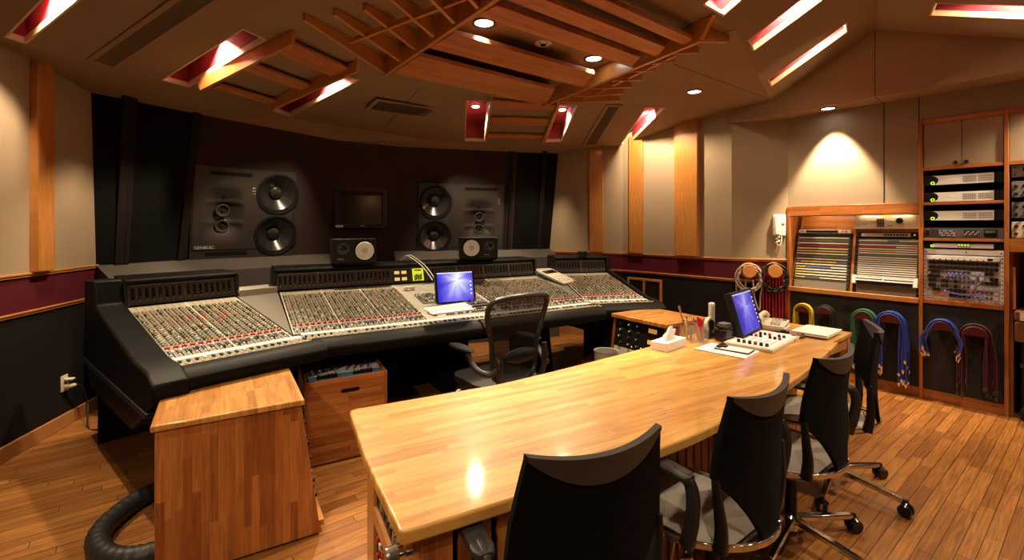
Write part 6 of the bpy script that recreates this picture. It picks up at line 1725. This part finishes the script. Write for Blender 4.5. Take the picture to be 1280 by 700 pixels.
s, z = hook(1034, 391, .052, 'half-round maroon hook with dark cables, second from the left'); hang(s, z, .052, 6, (.25, .35), CDK, 'dark cables on the cupboard hook', 'near-black patch cable hanging over the second maroon hook', .005, .015, KDRK)
s, z = hook(1083, 398, .060, 'half-round maroon hook holding the green cables'); hang(s, z, .060, 13, (.30, .46), CG, 'green cables on the cupboard hook', 'green patch cable hanging beside the farthest task chair', .007, .03)
s, z = hook(1116, 402, .066, 'half-round maroon hook holding the thick bunch of deep blue cables'); hang(s, z, .066, 24, (.30, .54), CB2, 'deep blue cables on the cupboard hook', 'deep blue patch cable hanging in the thick bunch on the charcoal door', .0075, .06)
s, z = hook(1180, 411, .056, 'half-round maroon hook with short blue cables under the patch bay'); hang(s, z, .056, 10, (.15, .23), CBL, 'short blue cables on the right door', 'short blue patch cable with silver plugs splayed on the right door hook', .006, .035, CHROME, .045)
s, z = hook(1221, 418, .060, 'half-round maroon hook with dark maroon cables, rightmost of the hooks'); hang(s, z, .060, 12, (.32, .50), CPU, 'dark maroon cables on the right door', 'dark maroon patch cable hanging from the rightmost hook', .0055, .06, KDRK)

# wooden pegs with coiled cables on the return wall, and the wall intercom
dR = (R3 - R2).normalized(); oR = Vector((-dR.y, dR.x, 0)); oR = oR if oR.y > 0 else -oR
def wall_m(px, py):
    x, y, _ = on_line(px, R2, dR); return frame(Vector((x, y, zat(py, y))), dR, oR, Vector((0, 0, 1)))
RY = Matrix.Rotation(RAD(90), 4, 'X')
WPEG = mat('peg_wood', (.52, .22, .06), .4, var=(14, .2))
def peg(px, py, label):
    t = thing('wall_peg', label, 'wall peg', m=wall_m(px, py))
    MB().lathe([(0, .0), (.088, .0), (.088, .022), (0, .022)], 32, RY).build('back_disc', WPEG, t, bevel=.003); MB().lathe([(0, .022), (.05, .022), (.05, .085), (0, .085)], 28, RY).build('stem', WPEG, t)
    MB().lathe([(0, .085), (.068, .085), (.068, .105), (0, .105)], 32, RY).build('front_disc', WPEG, t, bevel=.003); return t
p1_ = peg(935.5, 338, 'round wooden wall peg holding the beige coiled cable'); p2_ = peg(967, 338, 'round wooden wall peg holding black and red cables')
def coil(t, label, m_, n, r0, rad, tails, seed):
    q = random.Random(seed); o = thing('coiled_cable', label, 'cable', m=LOCALS[t.name])
    pts = []
    for k in range(n * 14):
        a = k / 14 * 2 * math.pi; r = r0 + .018 * math.sin(k * .37 + seed) + .006 * q.random()
        pts.append((r * math.sin(a) * .92, -.035 - .045 * ((k * 7 % 13) / 13), .048 - r0 + r * math.cos(a) * 1.05))
    MB().tube(smooth_path(pts, 2), rad, 7).build('coil', m_, o, smooth=80)
    for (x0, x1, L) in tails:
        MB().tube(smooth_path([(x0, -.05, .03), (x0 * 1.5, -.055, -.10), (x1, -.05, -L * .6), ((x0 + x1) / 2, -.05, -L), (x0 * .6, -.05, -L * .7), (x0 * .4, -.05, -.1)], 6), rad, 7).build('tail_loop', m_, o)
coil(p1_, 'beige cable coiled on the left wooden wall peg with long hanging loops', mat('beige_cable', (.33, .25, .18), .5), 6, .125, .0085, ((-.08, -.12, .38), (.09, .11, .42)), 1)
coil(p2_, 'black cable coiled on the right wooden wall peg', BLACK, 7, .125, .0095, (), 2)
for i in range(8):
    x = -.105 + .03 * i; o = thing('red_cable', 'red cable hanging straight down beneath the black coil', 'cable', m=LOCALS[p2_.name], group='red cables under the wall peg')
    L = .55 + .05 * (i % 3)
    MB().tube(smooth_path([(x * .5, -.055, .05), (x * .9, -.058, -.04), (x, -.04, -.2), (x + .006 * (i % 2), -.035, -L)], 5), .009, 7).build('cable', mat('red_cable', (.28, .008, .012), .45) if 'red_cable' not in bpy.data.materials else bpy.data.materials['red_cable'], o)
    MB().cyl((x + .006 * (i % 2), -.035, -L), (x + .006 * (i % 2), -.035, -L - .05), .011, n=10).build('plug', KDRK, o)
it = thing('wall_intercom', 'white wall intercom handset with curly cord beside the racks', 'intercom', m=wall_m(974, 281.5))
MB().bx(-.058, .058, -.028, 0, -.112, .112).build('base', WHITE, it, bevel=.006)
MB().bx(-.052, .0, -.062, -.029, -.105, .105).build('handset', WHITE, it, bevel=.012, seg=3)
MB().bx(.018, .045, -.031, -.028, .0, .018).build('red_button', RED, it); MB().bx(.015, .048, -.0295, -.028, .055, .085).build('label', PAPER, it)
cur = [(-.02 + .018 * math.sin(k * .9), -.03 + .012 * math.cos(k * .9), -.112 - .006 * k) for k in range(14)] + [(.0, -.03, -.215), (.015, -.03, -.17), (.02, -.02, -.112)]
MB().tube(smooth_path(cur, 2), .005, 7).build('cord', WHITE, it)
# ================================================================ light
WARM = (1.0, .77, .50)
def spot(loc, target, power, angle=70, blend=.5, r=.03, col=WARM, name='downlight_beam'):
    l = bpy.data.lights.new(name, 'SPOT'); l.energy = power; l.spot_size = RAD(angle); l.spot_blend = blend; l.shadow_soft_size = r; l.color = col
    o = bpy.data.objects.new(name, l); COL.objects.link(o); o.location = loc
    d = Vector(target) - Vector(loc); o.rotation_euler = d.to_track_quat('-Z', 'Y').to_euler(); return o
down = lambda c: c + Vector((0, 0, -1))
for c, pw in zip(DL, (300, 260, 130)): spot(c - Vector((0, 0, .02)), down(c), pw, 68, .8)
spot(SOF - Vector((0, 0, .02)), SOF + WR * .12 + Vector((0, 0, -1)), 300, 68, .5)
SO2 = R3 + UR * 2.15 - WR * .16; SO2.z = ZS
downlight(SO2 + Vector((0, 0, -.001)), 'round downlight in the soffit over the rightmost racks, beyond the photo', .058)
spot(SO2 - Vector((0, 0, .02)), R3 + UR * 1.75 - WR * .55 + Vector((0, 0, 1.2)), 170, 110, .7)
PW = dict(a=190, b=200, c=200, d=170, e=150, f=120, g=60, h=50, i=50, j=40)
for k, (p, n) in LAMPS.items():
    tgt = p - n
    if k == 'f': tgt = Vector((1.85, 5.82, 2.35))
    spot(p, tgt, PW[k], 150 if k in 'fghij' else 120, .3)
# ceiling lights in the part of the room behind the photographer
for x, y, pw in ((-1.2, 1.3, 55), (.4, .3, 70), (2.4, 1.6, 140), (-1.0, -1.0, 0), (1.5, -.9, 30)):
    c = Vector((x, y, ZM))
    if pw: spot(c - Vector((0, 0, .02)), down(c), pw, 110, .7)
    else: spot(c - Vector((0, 0, .03)), (-1.0, 3.15, .6), 170, 52, .8)      # added spot, swivelled to brighten the rack case and tall cabinet
    downlight(c + Vector((0, 0, -.001)), 'unseen round downlight assumed in the ceiling behind the photographer')
w = bpy.data.worlds.new('World'); SC.world = w; w.use_nodes = True
w.node_tree.nodes['Background'].inputs[0].default_value = (.02, .014, .01, 1)
cam = bpy.data.cameras.new('camera'); co = bpy.data.objects.new('camera', cam); COL.objects.link(co)
co.location = (0, 0, H); co.rotation_euler = (RAD(90), 0, 0)
cam.sensor_fit = 'HORIZONTAL'; cam.sensor_width = 36; cam.lens = 36 * F / 1280; cam.shift_y = (YH - 350) / 1280; cam.clip_start = .02
SC.camera = co
SC.view_settings.view_transform = 'Standard'; SC.view_settings.look = 'None'; SC.view_settings.gamma = 1; SC.view_settings.use_curve_mapping = False
SC.view_settings.exposure = .15
SC.cycles.max_bounces = 8; SC.cycles.sample_clamp_indirect = 4
